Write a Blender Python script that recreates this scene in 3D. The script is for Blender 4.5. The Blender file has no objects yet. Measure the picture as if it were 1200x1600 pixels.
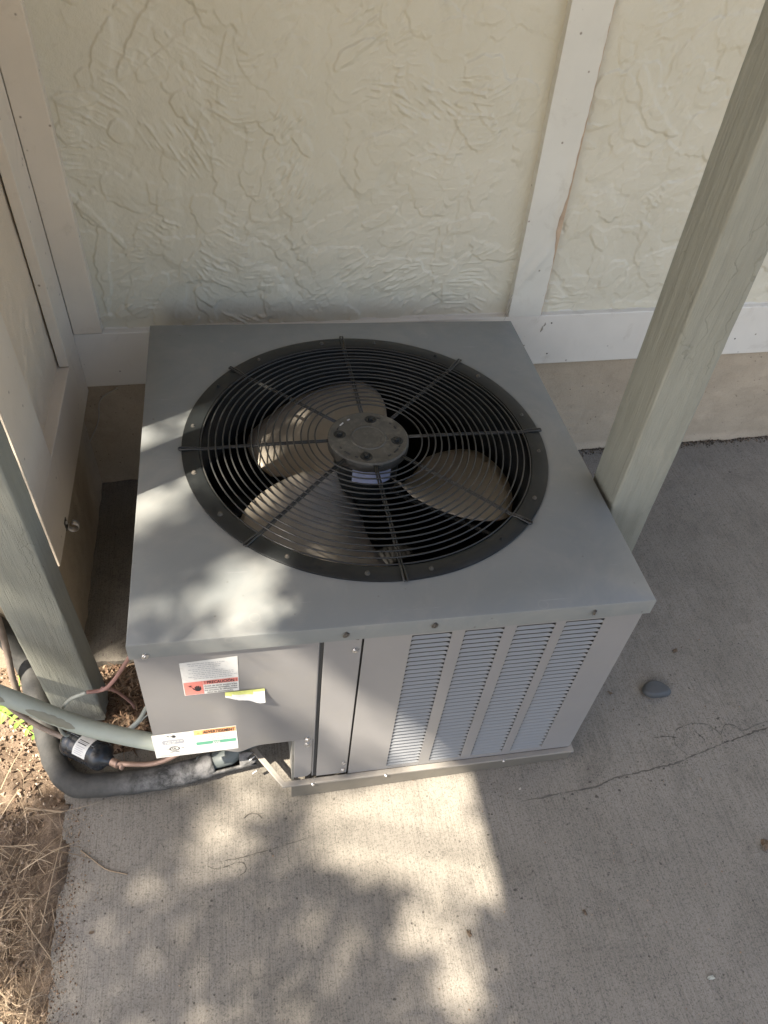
import bpy, bmesh, math, random
import numpy as np
from mathutils import Vector, Matrix, Euler
from math import sin, cos, pi, radians

S = bpy.context.scene
COL = S.collection

# ------------------------------------------------------------------ camera
cam_d = bpy.data.cameras.new('camera')
cam_d.sensor_fit = 'HORIZONTAL'; cam_d.sensor_width = 36.0
cam_d.lens = 35.535; cam_d.clip_start = 0.02; cam_d.clip_end = 500
cam = bpy.data.objects.new('camera', cam_d); COL.objects.link(cam)
cam.location = (-0.1773, -1.0300, 1.4462)
cam.rotation_euler = (0.7614, -0.0589, -0.1656)
S.camera = cam

# ------------------------------------------------------------------ light
SUN_TRAVEL = Vector((0.60, 0.33, -1.0)).normalized()       # the way the light goes
world = bpy.data.worlds.new('World'); S.world = world; world.use_nodes = True
nt = world.node_tree; nt.nodes.clear()
sky = nt.nodes.new('ShaderNodeTexSky'); sky.sky_type = 'NISHITA'; sky.sun_disc = False
to_sun = -SUN_TRAVEL
sky.sun_elevation = math.asin(to_sun.z)
sky.sun_rotation = math.atan2(to_sun.x, to_sun.y)
sky.air_density = 1.0; sky.dust_density = 4.0; sky.ozone_density = 0.4
bg = nt.nodes.new('ShaderNodeBackground'); bg.inputs['Strength'].default_value = 0.098
wo = nt.nodes.new('ShaderNodeOutputWorld')
nt.links.new(sky.outputs[0], bg.inputs[0]); nt.links.new(bg.outputs[0], wo.inputs[0])
sl = bpy.data.lights.new('sun', 'SUN'); sl.energy = 5.0; sl.angle = radians(0.55); sl.color = (1.0, 0.90, 0.77)
sun = bpy.data.objects.new('sun', sl); COL.objects.link(sun)
sun.rotation_euler = SUN_TRAVEL.to_track_quat('-Z', 'Y').to_euler()
sun.location = (-3, -2, 6)
S.view_settings.view_transform = 'Standard'; S.view_settings.look = 'None'
S.view_settings.exposure = 2.12; S.view_settings.gamma = 1.0
S.view_settings.use_curve_mapping = False

G = -0.014                 # level of the concrete
YW = 0.516                 # face of the back wall's trim boards
XL = -0.567                # face of the side wall's trim boards
UR = (-0.0098, 0.0342, 0.0035)    # the unit leans a little to the right
UW, UD, UH = 0.80, 0.8105, 0.5264

# ------------------------------------------------------------------ helpers
class MB:
    def __init__(s): s.v = []; s.f = []; s.mi = []
    def add(s, vs, fs, mi=0):
        b = len(s.v); s.v += [tuple(v) for v in vs]
        s.f += [tuple(b + i for i in f) for f in fs]; s.mi += [mi] * len(fs)
        return s
    def box(s, x0, x1, y0, y1, z0, z1, mi=0):
        vs = [(x, y, z) for z in (z0, z1) for y in (y0, y1) for x in (x0, x1)]
        return s.add(vs, [(0, 2, 3, 1), (4, 5, 7, 6), (0, 1, 5, 4), (2, 6, 7, 3), (0, 4, 6, 2), (1, 3, 7, 5)], mi)
    def tube(s, pts, r, n=10, closed=False, caps=True, mi=0):
        pts = [Vector(p) for p in pts]; N = len(pts)
        rs = r if isinstance(r, (list, tuple)) else [r] * N
        rings = []; prev = None
        for i, p in enumerate(pts):
            if closed: t = pts[(i + 1) % N] - pts[i - 1]
            else: t = pts[min(i + 1, N - 1)] - pts[max(i - 1, 0)]
            t.normalize()
            if prev is None:
                a = Vector((0, 0, 1)) if abs(t.z) < .9 else Vector((1, 0, 0))
                u = (a - t * a.dot(t)).normalized()
            else: u = (prev - t * prev.dot(t)).normalized()
            prev = u; w = t.cross(u)
            rings.append([p + (u * cos(2 * pi * k / n) + w * sin(2 * pi * k / n)) * rs[i] for k in range(n)])
        vs = [v for R_ in rings for v in R_]; fs = []
        for i in range(N if closed else N - 1):
            j = (i + 1) % N
            for k in range(n):
                l = (k + 1) % n
                fs.append((i * n + k, i * n + l, j * n + l, j * n + k))
        if not closed and caps:
            fs.append(tuple(reversed(range(n)))); fs.append(tuple((N - 1) * n + k for k in range(n)))
        return s.add(vs, fs, mi)
    def lathe(s, prof, n=48, c=(0, 0, 0), cap0=True, cap1=True, mi=0):   # prof: (r, z)
        vs = [(c[0] + r * cos(2 * pi * k / n), c[1] + r * sin(2 * pi * k / n), c[2] + z) for r, z in prof for k in range(n)]
        fs = []
        for i in range(len(prof) - 1):
            for k in range(n):
                l = (k + 1) % n; fs.append((i * n + k, i * n + l, (i + 1) * n + l, (i + 1) * n + k))
        if cap0: fs.append(tuple(reversed(range(n))))
        if cap1: fs.append(tuple((len(prof) - 1) * n + k for k in range(n)))
        return s.add(vs, fs, mi)
    def mesh(s, name, mats, smooth=False):
        me = bpy.data.meshes.new(name); me.from_pydata(s.v, [], s.f)
        for m in (mats if isinstance(mats, (list, tuple)) else [mats]): me.materials.append(m)
        if any(s.mi): me.polygons.foreach_set('material_index', s.mi)
        bm = bmesh.new(); bm.from_mesh(me); bmesh.ops.recalc_face_normals(bm, faces=bm.faces)
        bm.to_mesh(me); bm.free()
        if smooth:
            me.polygons.foreach_set('use_smooth', [True] * len(me.polygons))
            if smooth != 'all': me.set_sharp_from_angle(angle=radians(38))
        me.update(); return me
    def build(s, name, mats, parent=None, smooth=False, bevel=0, loc=None):
        return link(name, s.mesh(name, mats, smooth), parent, bevel, loc)

def link(name, me, parent=None, bevel=0, loc=None):
    o = bpy.data.objects.new(name, me); COL.objects.link(o)
    if parent: o.parent = parent
    if loc: o.location = loc
    if bevel:
        m = o.modifiers.new('bevel', 'BEVEL'); m.width = bevel; m.segments = 2
        m.limit_method = 'ANGLE'; m.angle_limit = radians(40)
    return o

def tag(o, label=None, cat=None, group=None, kind=None):
    if label: o['label'] = label
    if cat: o['category'] = cat
    if group: o['group'] = group
    if kind: o['kind'] = kind
    return o

def empty(name, loc=(0, 0, 0), rot=(0, 0, 0)):
    o = bpy.data.objects.new(name, None); COL.objects.link(o)
    o.location = loc; o.rotation_euler = rot; o.empty_display_size = .05
    return o

def spline(pts, n=8):           # Catmull-Rom
    P = [Vector(p) for p in pts]; P = [P[0] * 2 - P[1]] + P + [P[-1] * 2 - P[-2]]
    out = []
    for i in range(1, len(P) - 2):
        for k in range(n):
            t = k / n; a, b, c, d = P[i - 1:i + 3]
            out.append(.5 * ((2 * b) + (c - a) * t + (2 * a - 5 * b + 4 * c - d) * t * t + (3 * b - a - 3 * c + d) * t ** 3))
    out.append(P[-2]); return out

# ------------------------------------------------------------------ materials
class NT:
    def __init__(s, name):
        s.m = bpy.data.materials.new(name); s.m.use_nodes = True
        s.t = s.m.node_tree; s.p = s.t.nodes['Principled BSDF']
        s.co = s.t.nodes.new('ShaderNodeTexCoord').outputs['Object']
    def n(s, typ, **kw):
        d = s.t.nodes.new(typ)
        for k, v in kw.items():
            if k.startswith('i_'): d.inputs[k[2:].replace('_', ' ')].default_value = v
            else: setattr(d, k, v)
        return d
    def l(s, a, b): s.t.links.new(a, b)
    def map(s, scale=(1, 1, 1), rot=(0, 0, 0), loc=(0, 0, 0)):
        d = s.n('ShaderNodeMapping'); d.inputs['Scale'].default_value = scale
        d.inputs['Rotation'].default_value = rot; d.inputs['Location'].default_value = loc
        s.l(s.co, d.inputs[0]); return d.outputs[0]
    def noise(s, scale=5, detail=4, rough=.55, vec=None, dist=0):
        d = s.n('ShaderNodeTexNoise', i_Scale=scale, i_Detail=detail, i_Roughness=rough, i_Distortion=dist)
        s.l(vec if vec else s.co, d.inputs['Vector']); return d.outputs['Fac']
    def ramp(s, fac, stops, interp='LINEAR'):
        d = s.n('ShaderNodeValToRGB'); d.color_ramp.interpolation = interp
        e = d.color_ramp.elements
        while len(e) < len(stops): e.new(.5)
        for k, (p, c) in enumerate(stops):
            e[k].position = p; e[k].color = c if len(c) == 4 else (*c, 1)
        s.l(fac, d.inputs[0]); return d.outputs['Color']
    def mix(s, fac, a, b, mode='MIX'):
        d = s.n('ShaderNodeMix', data_type='RGBA', blend_type=mode)
        for i, v in ((0, fac), (6, a), (7, b)):
            if hasattr(v, 'node'): s.l(v, d.inputs[i])
            else: d.inputs[i].default_value = v if not isinstance(v, tuple) or len(v) == 4 else (*v, 1)
        return d.outputs[2]
    def math(s, op, a, b=0.0, clamp=False):
        d = s.n('ShaderNodeMath', operation=op, use_clamp=clamp)
        for i, v in ((0, a), (1, b)):
            if hasattr(v, 'node'): s.l(v, d.inputs[i])
            else: d.inputs[i].default_value = v
        return d.outputs[0]
    def bump(s, h, strength=.3, dist=.002, prev=None):
        d = s.n('ShaderNodeBump'); d.inputs['Strength'].default_value = strength
        d.inputs['Distance'].default_value = dist; s.l(h, d.inputs['Height'])
        if prev: s.l(prev, d.inputs['Normal'])
        return d.outputs[0]
    def done(s, color=None, rough=.6, metal=0, normal=None, **kw):
        P = s.p.inputs
        if color is not None:
            if hasattr(color, 'node'): s.l(color, P['Base Color'])
            else: P['Base Color'].default_value = (*color, 1)
        if hasattr(rough, 'node'): s.l(rough, P['Roughness'])
        else: P['Roughness'].default_value = rough
        P['Metallic'].default_value = metal
        if normal: s.l(normal, P['Normal'])
        for k, v in kw.items(): P[k.replace('_', ' ')].default_value = v
        return s.m

def paint(name, c, rough=.5, var=.12, scale=9, bump=.15, bdist=.0006, metal=0, dirt=None, grime=.5, spec=.5, coat=0):
    t = NT(name)
    a = tuple(x * (1 - var) for x in c); b = tuple(min(1, x * (1 + var)) for x in c)
    col = t.ramp(t.noise(scale, 5, .6), [(.3, a), (.7, b)])
    if dirt:
        f = t.ramp(t.noise(scale * 2.3, 7, .7, dist=.4), [(.5, (0, 0, 0)), (.75, (grime,) * 3)])
        col = t.mix(f, col, dirt)
    nrm = t.bump(t.noise(scale * 40, 3, .6), bump, bdist)
    r = t.ramp(t.noise(scale * 1.7, 5, .6), [(.3, (rough * .85,) * 3), (.7, (min(1, rough * 1.15),) * 3)])
    return t.done(col, r, metal, nrm, Specular_IOR_Level=spec, Coat_Weight=coat)

def mat_stucco(name='stucco_paint', c1=(.545, .51, .395), c2=(.615, .58, .465)):
    t = NT(name)
    c = t.ramp(t.noise(1.6, 5, .6), [(.3, c1), (.7, c2)])
    f = t.ramp(t.noise(14, 8, .75, dist=.6), [(.55, (0, 0, 0)), (.8, (.35,) * 3)])
    c = t.mix(f, c, (.34, .31, .22))
    n = t.bump(t.noise(380, 3, .6), .5, .0012)
    n = t.bump(t.noise(110, 5, .7), .45, .0022, n)
    return t.done(c, .5, 0, n)

def mat_trim(name='trim_paint', c=(.66, .625, .545), dirt=(.36, .30, .22)):
    t = NT(name)
    col = t.ramp(t.noise(3.2, 6, .6), [(.3, tuple(x * .9 for x in c)), (.7, tuple(x * 1.06 for x in c))])
    f = t.ramp(t.noise(11, 9, .75, dist=.8), [(.56, (0, 0, 0)), (.78, (.55,) * 3)])
    col = t.mix(f, col, dirt)
    v = t.n('ShaderNodeTexVoronoi', i_Scale=28); t.l(t.co, v.inputs['Vector'])
    sp = t.ramp(v.outputs['Distance'], [(.04, (.8,) * 3), (.09, (0, 0, 0))])
    col = t.mix(sp, col, (.16, .12, .08))
    n = t.bump(t.noise(60, 4, .6, vec=t.map((1, 1, .12))), .25, .0012)
    n = t.bump(t.noise(300, 3, .6), .12, .0005, n)
    return t.done(col, .48, 0, n)

def mat_post():
    t = NT('post_paint')
    grain = t.noise(75, 7, .75, vec=t.map((1, 1, .06)), dist=.5)
    big = t.noise(6, 5, .6, vec=t.map((1, 1, .5)))
    c = t.ramp(big, [(.3, (.215, .22, .185)), (.7, (.275, .28, .238))])
    ck = t.n('ShaderNodeTexVoronoi', feature='DISTANCE_TO_EDGE', i_Scale=26)
    wv = t.n('ShaderNodeVectorMath', operation='ADD')
    nz = t.n('ShaderNodeTexNoise', i_Scale=30, i_Detail=3); t.l(t.co, nz.inputs['Vector'])
    sc = t.n('ShaderNodeVectorMath', operation='SCALE'); sc.inputs['Scale'].default_value = .03
    t.l(nz.outputs['Color'], sc.inputs[0])
    t.l(t.map((1, 1, .12)), wv.inputs[0]); t.l(sc.outputs[0], wv.inputs[1]); t.l(wv.outputs[0], ck.inputs['Vector'])
    crack = t.ramp(ck.outputs['Distance'], [(.0, (.4,) * 3), (.02, (0, 0, 0))])
    where = t.ramp(t.noise(7, 3, .5, vec=t.map((1, 1, .4), loc=(3.1, 0, 0))), [(.5, (0, 0, 0)), (.62, (1, 1, 1))])
    cf = t.math('MULTIPLY', crack, where)
    c = t.mix(cf, c, (.12, .115, .085))
    wear = t.ramp(t.noise(16, 9, .8, vec=t.map((1, 1, .3), loc=(0, 4, 0)), dist=1), [(.6, (0, 0, 0)), (.72, (.6,) * 3)])
    c = t.mix(wear, c, (.33, .31, .25))
    n = t.bump(grain, .9, .0045)
    c = t.mix(.35, c, t.ramp(grain, [(.35, (.70,) * 3), (.6, (1.06,) * 3)]), 'MULTIPLY')
    h = t.math('MULTIPLY', cf, -1.0)
    n = t.bump(h, .8, .002, n)
    return t.done(c, .55, 0, n)

def mat_concrete(name='concrete', tint=(1, 1, 1), broom=True, warm=0.0, stain=1.0, speck=1.0):
    t = NT(name)
    k = tint
    A = (.185 * k[0], .169 * k[1], .140 * k[2]); B = (.265 * k[0], .243 * k[1], .205 * k[2])
    c = t.ramp(t.noise(2.6, 7, .65, dist=.4), [(.28, A), (.72, B)])
    f = t.ramp(t.noise(9, 10, .8, dist=.5), [(.5, (0, 0, 0)), (.72, (.6 * stain,) * 3)])
    c = t.mix(f, c, (.105 * k[0], .095 * k[1], .078 * k[2]))
    f2 = t.ramp(t.noise(1.3, 5, .6, vec=t.map(loc=(4.2, 1.7, 0))), [(.42, (0, 0, 0)), (.66, (.45 * stain,) * 3)])
    c = t.mix(f2, c, (.125 * k[0], .115 * k[1], .095 * k[2]))
    v = t.noise(330, 3, .75)
    sp = t.ramp(v, [(.34, (.38,) * 3), (.5, (1, 1, 1)), (.68, (1.0,) * 3), (.78, (1.5, 1.5, 1.5))])
    c = t.mix(.75 * speck, c, sp, 'MULTIPLY')
    pit = t.n('ShaderNodeTexVoronoi', i_Scale=60, i_Randomness=1); t.l(t.co, pit.inputs['Vector'])
    pf = t.ramp(pit.outputs['Distance'], [(.05, (.9,) * 3), (.14, (0, 0, 0))])
    pm = t.ramp(t.noise(16, 4, .65, vec=t.map(loc=(7, 2, 0))), [(.44, (0, 0, 0)), (.56, (1, 1, 1))])
    pf = t.math('MULTIPLY', pf, pm)
    c = t.mix(pf, c, (.07, .062, .05))
    h = t.noise(260, 5, .7)
    n = t.bump(h, .5, .0016)
    if broom:
        b = t.noise(1, 4, .65, vec=t.map((420, 9, 420)), dist=.35)
        bm_ = t.ramp(t.noise(3, 4, .6, vec=t.map(loc=(1, 5, 0))), [(.3, (.25,) * 3), (.7, (1, 1, 1))])
        bb = t.math('MULTIPLY', b, bm_)
        n = t.bump(bb, .65, .0020, n)
        g = t.ramp(b, [(.32, (.60,) * 3), (.55, (1.08,) * 3)])
        c = t.mix(.5, c, g, 'MULTIPLY')
    n = t.bump(t.math('MULTIPLY', pf, -1.0), .6, .002, n)
    n = t.bump(t.noise(7, 4, .6), .35, .012, n)
    return t.done(c, .88, 0, n, Specular_IOR_Level=.3)

def mat_soil():
    t = NT('soil')
    c = t.ramp(t.noise(24, 9, .75, dist=.5), [(.25, (.09, .062, .042)), (.5, (.185, .137, .095)), (.75, (.29, .225, .165))])
    n = t.bump(t.noise(170, 6, .8), .9, .006)
    return t.done(c, .95, 0, n, Specular_IOR_Level=.2)

def mat_vary(name, stops, rough=.8, scale=3, spec=.3, **kw):
    t = NT(name)
    oi = t.n('ShaderNodeNewGeometry').outputs['Random Per Island']
    c = t.ramp(oi, stops)
    return t.done(c, rough, 0, None, Specular_IOR_Level=spec, **kw)

M = {}
M['stucco'] = mat_stucco()
M['trim'] = mat_trim()
M['batten'] = mat_trim('batten_paint', (.62, .60, .52), (.40, .36, .28))
M['bare_wood'] = paint('bare_wood', (.50, .37, .25), .7, .2, 30, .5, .002)
M['post'] = mat_post()
M['concrete'] = mat_concrete()
M['foundation'] = mat_concrete('foundation_concrete', (2.0, 1.8, 1.55), broom=False, stain=.7, speck=.3)
M['soil'] = mat_soil()
M['cab'] = paint('cabinet_paint', (.212, .207, .202), .36, .05, 6, .06, .0004, dirt=(.25, .235, .20), grime=.35)
t_ = NT('cabinet_top_paint')
c_ = t_.ramp(t_.noise(4, 6, .6), [(.3, (.158, .171, .168)), (.7, (.178, .188, .184))])
dust = t_.ramp(t_.noise(5.5, 9, .72, dist=.6), [(.45, (0, 0, 0)), (.75, (.38,) * 3)])
c_ = t_.mix(dust, c_, (.30, .285, .245))
spots = t_.n('ShaderNodeTexVoronoi', i_Scale=34); t_.l(t_.co, spots.inputs['Vector'])
sp_ = t_.ramp(spots.outputs['Distance'], [(.03, (.7,) * 3), (.08, (0, 0, 0))])
sp_ = t_.math('MULTIPLY', sp_, t_.ramp(t_.noise(9, 3, .6), [(.5, (0, 0, 0)), (.6, (1, 1, 1))]))
c_ = t_.mix(sp_, c_, (.075, .07, .055))
rings_ = t_.n('ShaderNodeTexVoronoi', i_Scale=13); t_.l(t_.map(loc=(3, 1, 0)), rings_.inputs['Vector'])
rg_ = t_.ramp(rings_.outputs['Distance'], [(.10, (0, 0, 0)), (.115, (.22,) * 3), (.13, (0, 0, 0))])
c_ = t_.mix(rg_, c_, (.30, .29, .26))
scr = t_.noise(1, 3, .6, vec=t_.map((9, 240, 9), rot=(0, 0, .5)))
c_ = t_.mix(t_.ramp(scr, [(.70, (0, 0, 0)), (.74, (.35,) * 3)]), c_, (.33, .33, .32))
rf_ = t_.ramp(t_.noise(7, 8, .7, dist=.5), [(.3, (.28,) * 3), (.7, (.50,) * 3)])
nn_ = t_.bump(t_.noise(2.2, 3, .5), .25, .02); nn_ = t_.bump(t_.noise(240, 3, .6), .08, .0004, nn_)
M['cab_top'] = t_.done(c_, rf_, 0, nn_)
M['louver'] = paint('louver_paint', (.17, .175, .178), .36, .04, 6, .05, .0003)
M['pan'] = paint('pan_skirt_shade', (.125, .115, .095), .5, .1, 14, .2, .0006, dirt=(.13, .115, .09), grime=.8)  # gray-brown of shaded concrete, imitates the shadow band below the flange
M['flange'] = paint('pan_flange_paint', (.225, .21, .185), .4, .07, 14, .1, .0005, dirt=(.30, .26, .2), grime=.5)
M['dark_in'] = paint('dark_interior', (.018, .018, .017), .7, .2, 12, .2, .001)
M['channel'] = paint('channel_paint', (.06, .06, .058), .6)
M['stucco_bounce'] = mat_stucco('stucco_warm_bounce', (.60, .50, .37), (.68, .575, .43))  # warm bounced light mixed into the side wall's stucco colour
M['trim_bounce'] = mat_trim('trim_warm_bounce', (.64, .565, .455))  # same warm bounce put into the side trim and corner batten
M['recess'] = paint('compartment_paint', (.20, .20, .185), .5, .1, 10, .15, .0006, dirt=(.10, .09, .07), grime=.7)
M['black'] = paint('black_enamel', (.011, .013, .0135), .45, .25, 16, .2, .0006, dirt=(.028, .030, .029), grime=.5, spec=.35)
M['wire'] = paint('black_wire_coating', (.019, .020, .019), .40, .2, 30, .1, .0003, dirt=(.06, .055, .045), grime=.5)
M['hub'] = paint('dusty_black_motor', (.055, .053, .045), .55, .3, 28, .4, .001, dirt=(.15, .14, .11), grime=.75)
M['blade'] = paint('galvanized_blade', (.275, .25, .205), .45, .1, 12, .2, .0008, metal=.4, dirt=(.22, .19, .15), grime=.6)
M['screw'] = paint('zinc_screw', (.55, .54, .52), .35, .2, 60, .2, .0004, metal=.8, dirt=(.2, .17, .13), grime=.5)
M['dark_screw'] = paint('weathered_screw', (.10, .09, .075), .55, .2, 60, .3, .0005, metal=.4)
M['copper'] = paint('copper_tube', (.38, .255, .19), .5, .25, 40, .2, .0005, metal=.5, dirt=(.22, .15, .11), grime=.8)
M['dull_pipe'] = paint('weathered_pipe', (.17, .135, .11), .6, .2, 20, .3, .001, dirt=(.09, .075, .06), grime=.7)
t_ = NT('black_foam')
sx_ = t_.n('ShaderNodeSeparateXYZ'); t_.l(t_.co, sx_.inputs[0])
gx = t_.ramp(sx_.outputs[0], [(.05, (0, 0, 0)), (.17, (1, 1, 1)), (.27, (1, 1, 1))])
sm_ = t_.ramp(t_.noise(34, 8, .75, dist=.25), [(.40, (0, 0, 0)), (.62, (1, 1, 1))])
top_ = t_.ramp(sx_.outputs[2], [(.0, (.1,) * 3), (.012, (1, 1, 1))])
ff = t_.math('MULTIPLY', t_.math('MULTIPLY', gx, sm_), t_.math('MULTIPLY', top_, .85))
cc = t_.ramp(t_.noise(22, 6, .7), [(.3, (.020, .021, .020)), (.75, (.065, .063, .056))])
M['foam'] = t_.done(t_.mix(ff, cc, (.24, .235, .225)), .75, 0, t_.bump(t_.noise(90, 5, .7), .5, .002))
M['foam_white'] = paint('torn_insulation_skin', (.42, .42, .41), .7, .25, 26, .7, .004, dirt=(.16, .155, .14), grime=.9)
M['bare_pipe'] = paint('bare_pipe_gray', (.10, .115, .11), .6, .1, 20, .2, .001)
M['conduit'] = paint('conduit_gray', (.29, .32, .275), .5, .1, 14, .25, .001)
M['conduit_worn'] = paint('conduit_worn', (.17, .17, .13), .65, .15, 26, .4, .001)
M['cable'] = paint('cable_gray', (.33, .34, .29), .5, .12, 30, .1, .0004, dirt=(.2, .17, .12), grime=.6)
M['cable_red'] = paint('cable_red', (.27, .15, .125), .55, .2, 30, .1, .0004)
M['drier'] = paint('drier_black', (.014, .017, .021), .27, .15, 14, .1, .0004, dirt=(.05, .05, .045), grime=.5)
M['paper'] = paint('label_white', (.60, .60, .57), .42, .05, 20, .05, .0002, dirt=(.36, .35, .31), grime=.5)
M['ink'] = paint('ink_black', (.025, .025, .028), .5, .05)
M['ink_gray'] = paint('ink_gray', (.27, .28, .30), .5, .05)
M['red'] = paint('label_red', (.60, .20, .165), .45, .1, 40, .03)
M['orange'] = paint('label_orange', (.66, .31, .13), .45, .08, 40, .03)
M['green_ink'] = paint('label_green', (.10, .30, .20), .45, .05, 40, .03)
M['yellow'] = paint('label_yellow', (.50, .53, .17), .45, .15, 120, .03)
M['blue_paper'] = paint('motor_label', (.42, .46, .62), .35, .1, 60, .03)
M['stone'] = paint('gray_stone', (.06, .065, .068), .6, .15, 30, .3, .001)
M['straw'] = mat_vary('dry_straw', [(0, (.11, .078, .048)), (.5, (.25, .185, .12)), (1, (.44, .35, .235))])
M['litter'] = mat_vary('leaf_litter', [(0, (.075, .045, .028)), (.5, (.17, .105, .065)), (1, (.34, .25, .165))])
M['dark_litter'] = mat_vary('joint_dirt', [(0, (.035, .028, .02)), (.8, (.09, .07, .05)), (1, (.25, .21, .16))])
M['crumb'] = mat_vary('soil_crumbs', [(0, (.13, .085, .055)), (.5, (.27, .195, .13)), (1, (.45, .36, .27))])
M['leaf'] = mat_vary('green_leaflet', [(0, (.10, .22, .03)), (1, (.20, .32, .06))], rough=.5)
M['tree_leaf'] = mat_vary('tree_leaf', [(0, (.035, .08, .018)), (1, (.08, .13, .03))], rough=.55)
M['bark'] = paint('bark', (.14, .105, .075), .9, .3, 14, .8, .01)
M['deck_wood'] = paint('deck_wood', (.30, .22, .145), .7, .2, 8, .4, .002)
M['dead_leaf'] = paint('dead_leaf', (.13, .09, .055), .8, .3, 60, .5, .002)
M['cord'] = paint('pale_cord', (.38, .35, .29), .7, .1)
M['crack_pale'] = paint('hairline_crack', (.105, .096, .08), .95, .25, 60, .6, .003)
M['crack'] = paint('crack_fill', (.075, .068, .056), .95, .25, 60, .6, .003)

rng = np.random.default_rng(7)
random.seed(11)

def vnoise(h, w, cell, rg, ay=1.0):      # smooth value noise on a pixel grid
    gy = int(h / (cell * ay)) + 4; gx = int(w / cell) + 4
    g = rg.random((gy, gx)); ys = np.arange(h) / (cell * ay); xs = np.arange(w) / cell
    y0 = ys.astype(int); x0 = xs.astype(int); fy = ys - y0; fx = xs - x0
    fy = fy * fy * (3 - 2 * fy); fx = fx * fx * (3 - 2 * fx)
    a = g[np.ix_(y0, x0)]; b = g[np.ix_(y0, x0 + 1)]; c = g[np.ix_(y0 + 1, x0)]; d = g[np.ix_(y0 + 1, x0 + 1)]
    fx = fx[None]; fy = fy[:, None]
    return (a * (1 - fx) + b * fx) * (1 - fy) + (c * (1 - fx) + d * fx) * fy

def stucco_height(wm, hm, res, seed):
    """skip-trowelled plaster: overlapping thin plates with one crisp edge, plus dragged streaks"""
    rg = np.random.default_rng(seed); h = int(hm / res) + 1; w = int(wm / res) + 1
    H = np.zeros((h, w)) + .0006 * vnoise(h, w, 60, rg)
    n = int(330 * wm * hm)
    for _ in range(n):
        L = rg.uniform(.018, .11) / res; W = rg.uniform(.010, .055) / res; th = rg.uniform(0, pi)
        if rg.random() < .6: th = rg.normal(.9, .5)
        cx, cy = rg.uniform(0, w), rg.uniform(0, h); R_ = int(L * 1.35)
        x0, x1, y0, y1 = max(0, int(cx) - R_), min(w, int(cx) + R_), max(0, int(cy) - R_), min(h, int(cy) + R_)
        if x1 - x0 < 4 or y1 - y0 < 4: continue
        X, Y = np.meshgrid(np.arange(x0, x1) - cx, np.arange(y0, y1) - cy)
        wob = vnoise(y1 - y0, x1 - x0, 9, rg) - .5; wob2 = vnoise(y1 - y0, x1 - x0, 26, rg) - .5
        wob3 = vnoise(y1 - y0, x1 - x0, 3.5, rg) - .5
        u = X * cos(th) + Y * sin(th); v = -X * sin(th) + Y * cos(th); v = v + rg.uniform(-.25, .25) * u * u / L
        m = 1 - (u / L) ** 2 - (v / W) ** 2 + .7 * wob + 1.3 * wob2 + .18 * wob3
        k = np.clip(.5 + .5 * v / W, 0, 1); k = .5 + 13 * k ** 2.5
        t = rg.uniform(.0004, .0016)
        e = np.clip(m * k, 0, 1); e = e * e * (3 - 2 * e)
        sub = H[y0:y1, x0:x1]
        base = sub * (1 - .35 * e)
        H[y0:y1, x0:x1] = np.maximum(sub * (1 - .2 * e), base + t * e)
    # dragged streaks
    ang = vnoise(h, w, 130, rg) * 2.6 + .3
    X, Y = np.meshgrid(np.arange(w), np.arange(h)); acc = np.zeros((h, w)); ws = np.zeros((h, w)) + 1e-6
    for a in np.linspace(0, pi, 7):
        big = vnoise(int(h * 1.5 + w * 1.5) + 8, int(h * 1.5 + w * 1.5) + 8, 1.9, rg, 6.5)
        u = (X * cos(a) + Y * sin(a)); v = (-X * sin(a) + Y * cos(a))
        ui = (v + w).astype(int) % big.shape[0]; vi = (u + h).astype(int) % big.shape[1]
        wt = np.exp(-((np.abs(((ang - a + pi / 2) % pi) - pi / 2)) / .28) ** 2)
        acc += big[ui, vi] * wt; ws += wt
    st = acc / ws
    st = np.clip(st - .56, 0, 1) * 2.2
    mask = np.clip((vnoise(h, w, 34, rg) * .6 + vnoise(h, w, 80, rg) * .6 - .66) * 5, 0, 1)
    H += .0019 * st * mask + .0003 * st
    H += .00022 * vnoise(h, w, 4, rg)
    # light smoothing
    Hs = H.copy(); Hs[1:-1, 1:-1] = (H[1:-1, 1:-1] * 4 + H[:-2, 1:-1] + H[2:, 1:-1] + H[1:-1, :-2] + H[1:-1, 2:]) / 8
    return Hs

def grid_mesh(name, P, mat, smooth=True):       # P: (h, w, 3)
    h, w = P.shape[:2]; me = bpy.data.meshes.new(name)
    me.vertices.add(h * w); me.vertices.foreach_set('co', P.reshape(-1).astype(np.float32))
    idx = np.arange(h * w).reshape(h, w)
    q = np.stack([idx[:-1, :-1], idx[:-1, 1:], idx[1:, 1:], idx[1:, :-1]], -1).reshape(-1, 4)
    n = len(q); me.loops.add(n * 4); me.loops.foreach_set('vertex_index', q.reshape(-1).astype(np.int32))
    me.polygons.add(n); me.polygons.foreach_set('loop_start', np.arange(0, n * 4, 4, dtype=np.int32))
    me.polygons.foreach_set('loop_total', np.full(n, 4, dtype=np.int32))
    me.polygons.foreach_set('use_smooth', np.full(n, smooth))
    me.materials.append(mat); me.update(calc_edges=True); me.validate(); return me

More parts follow.
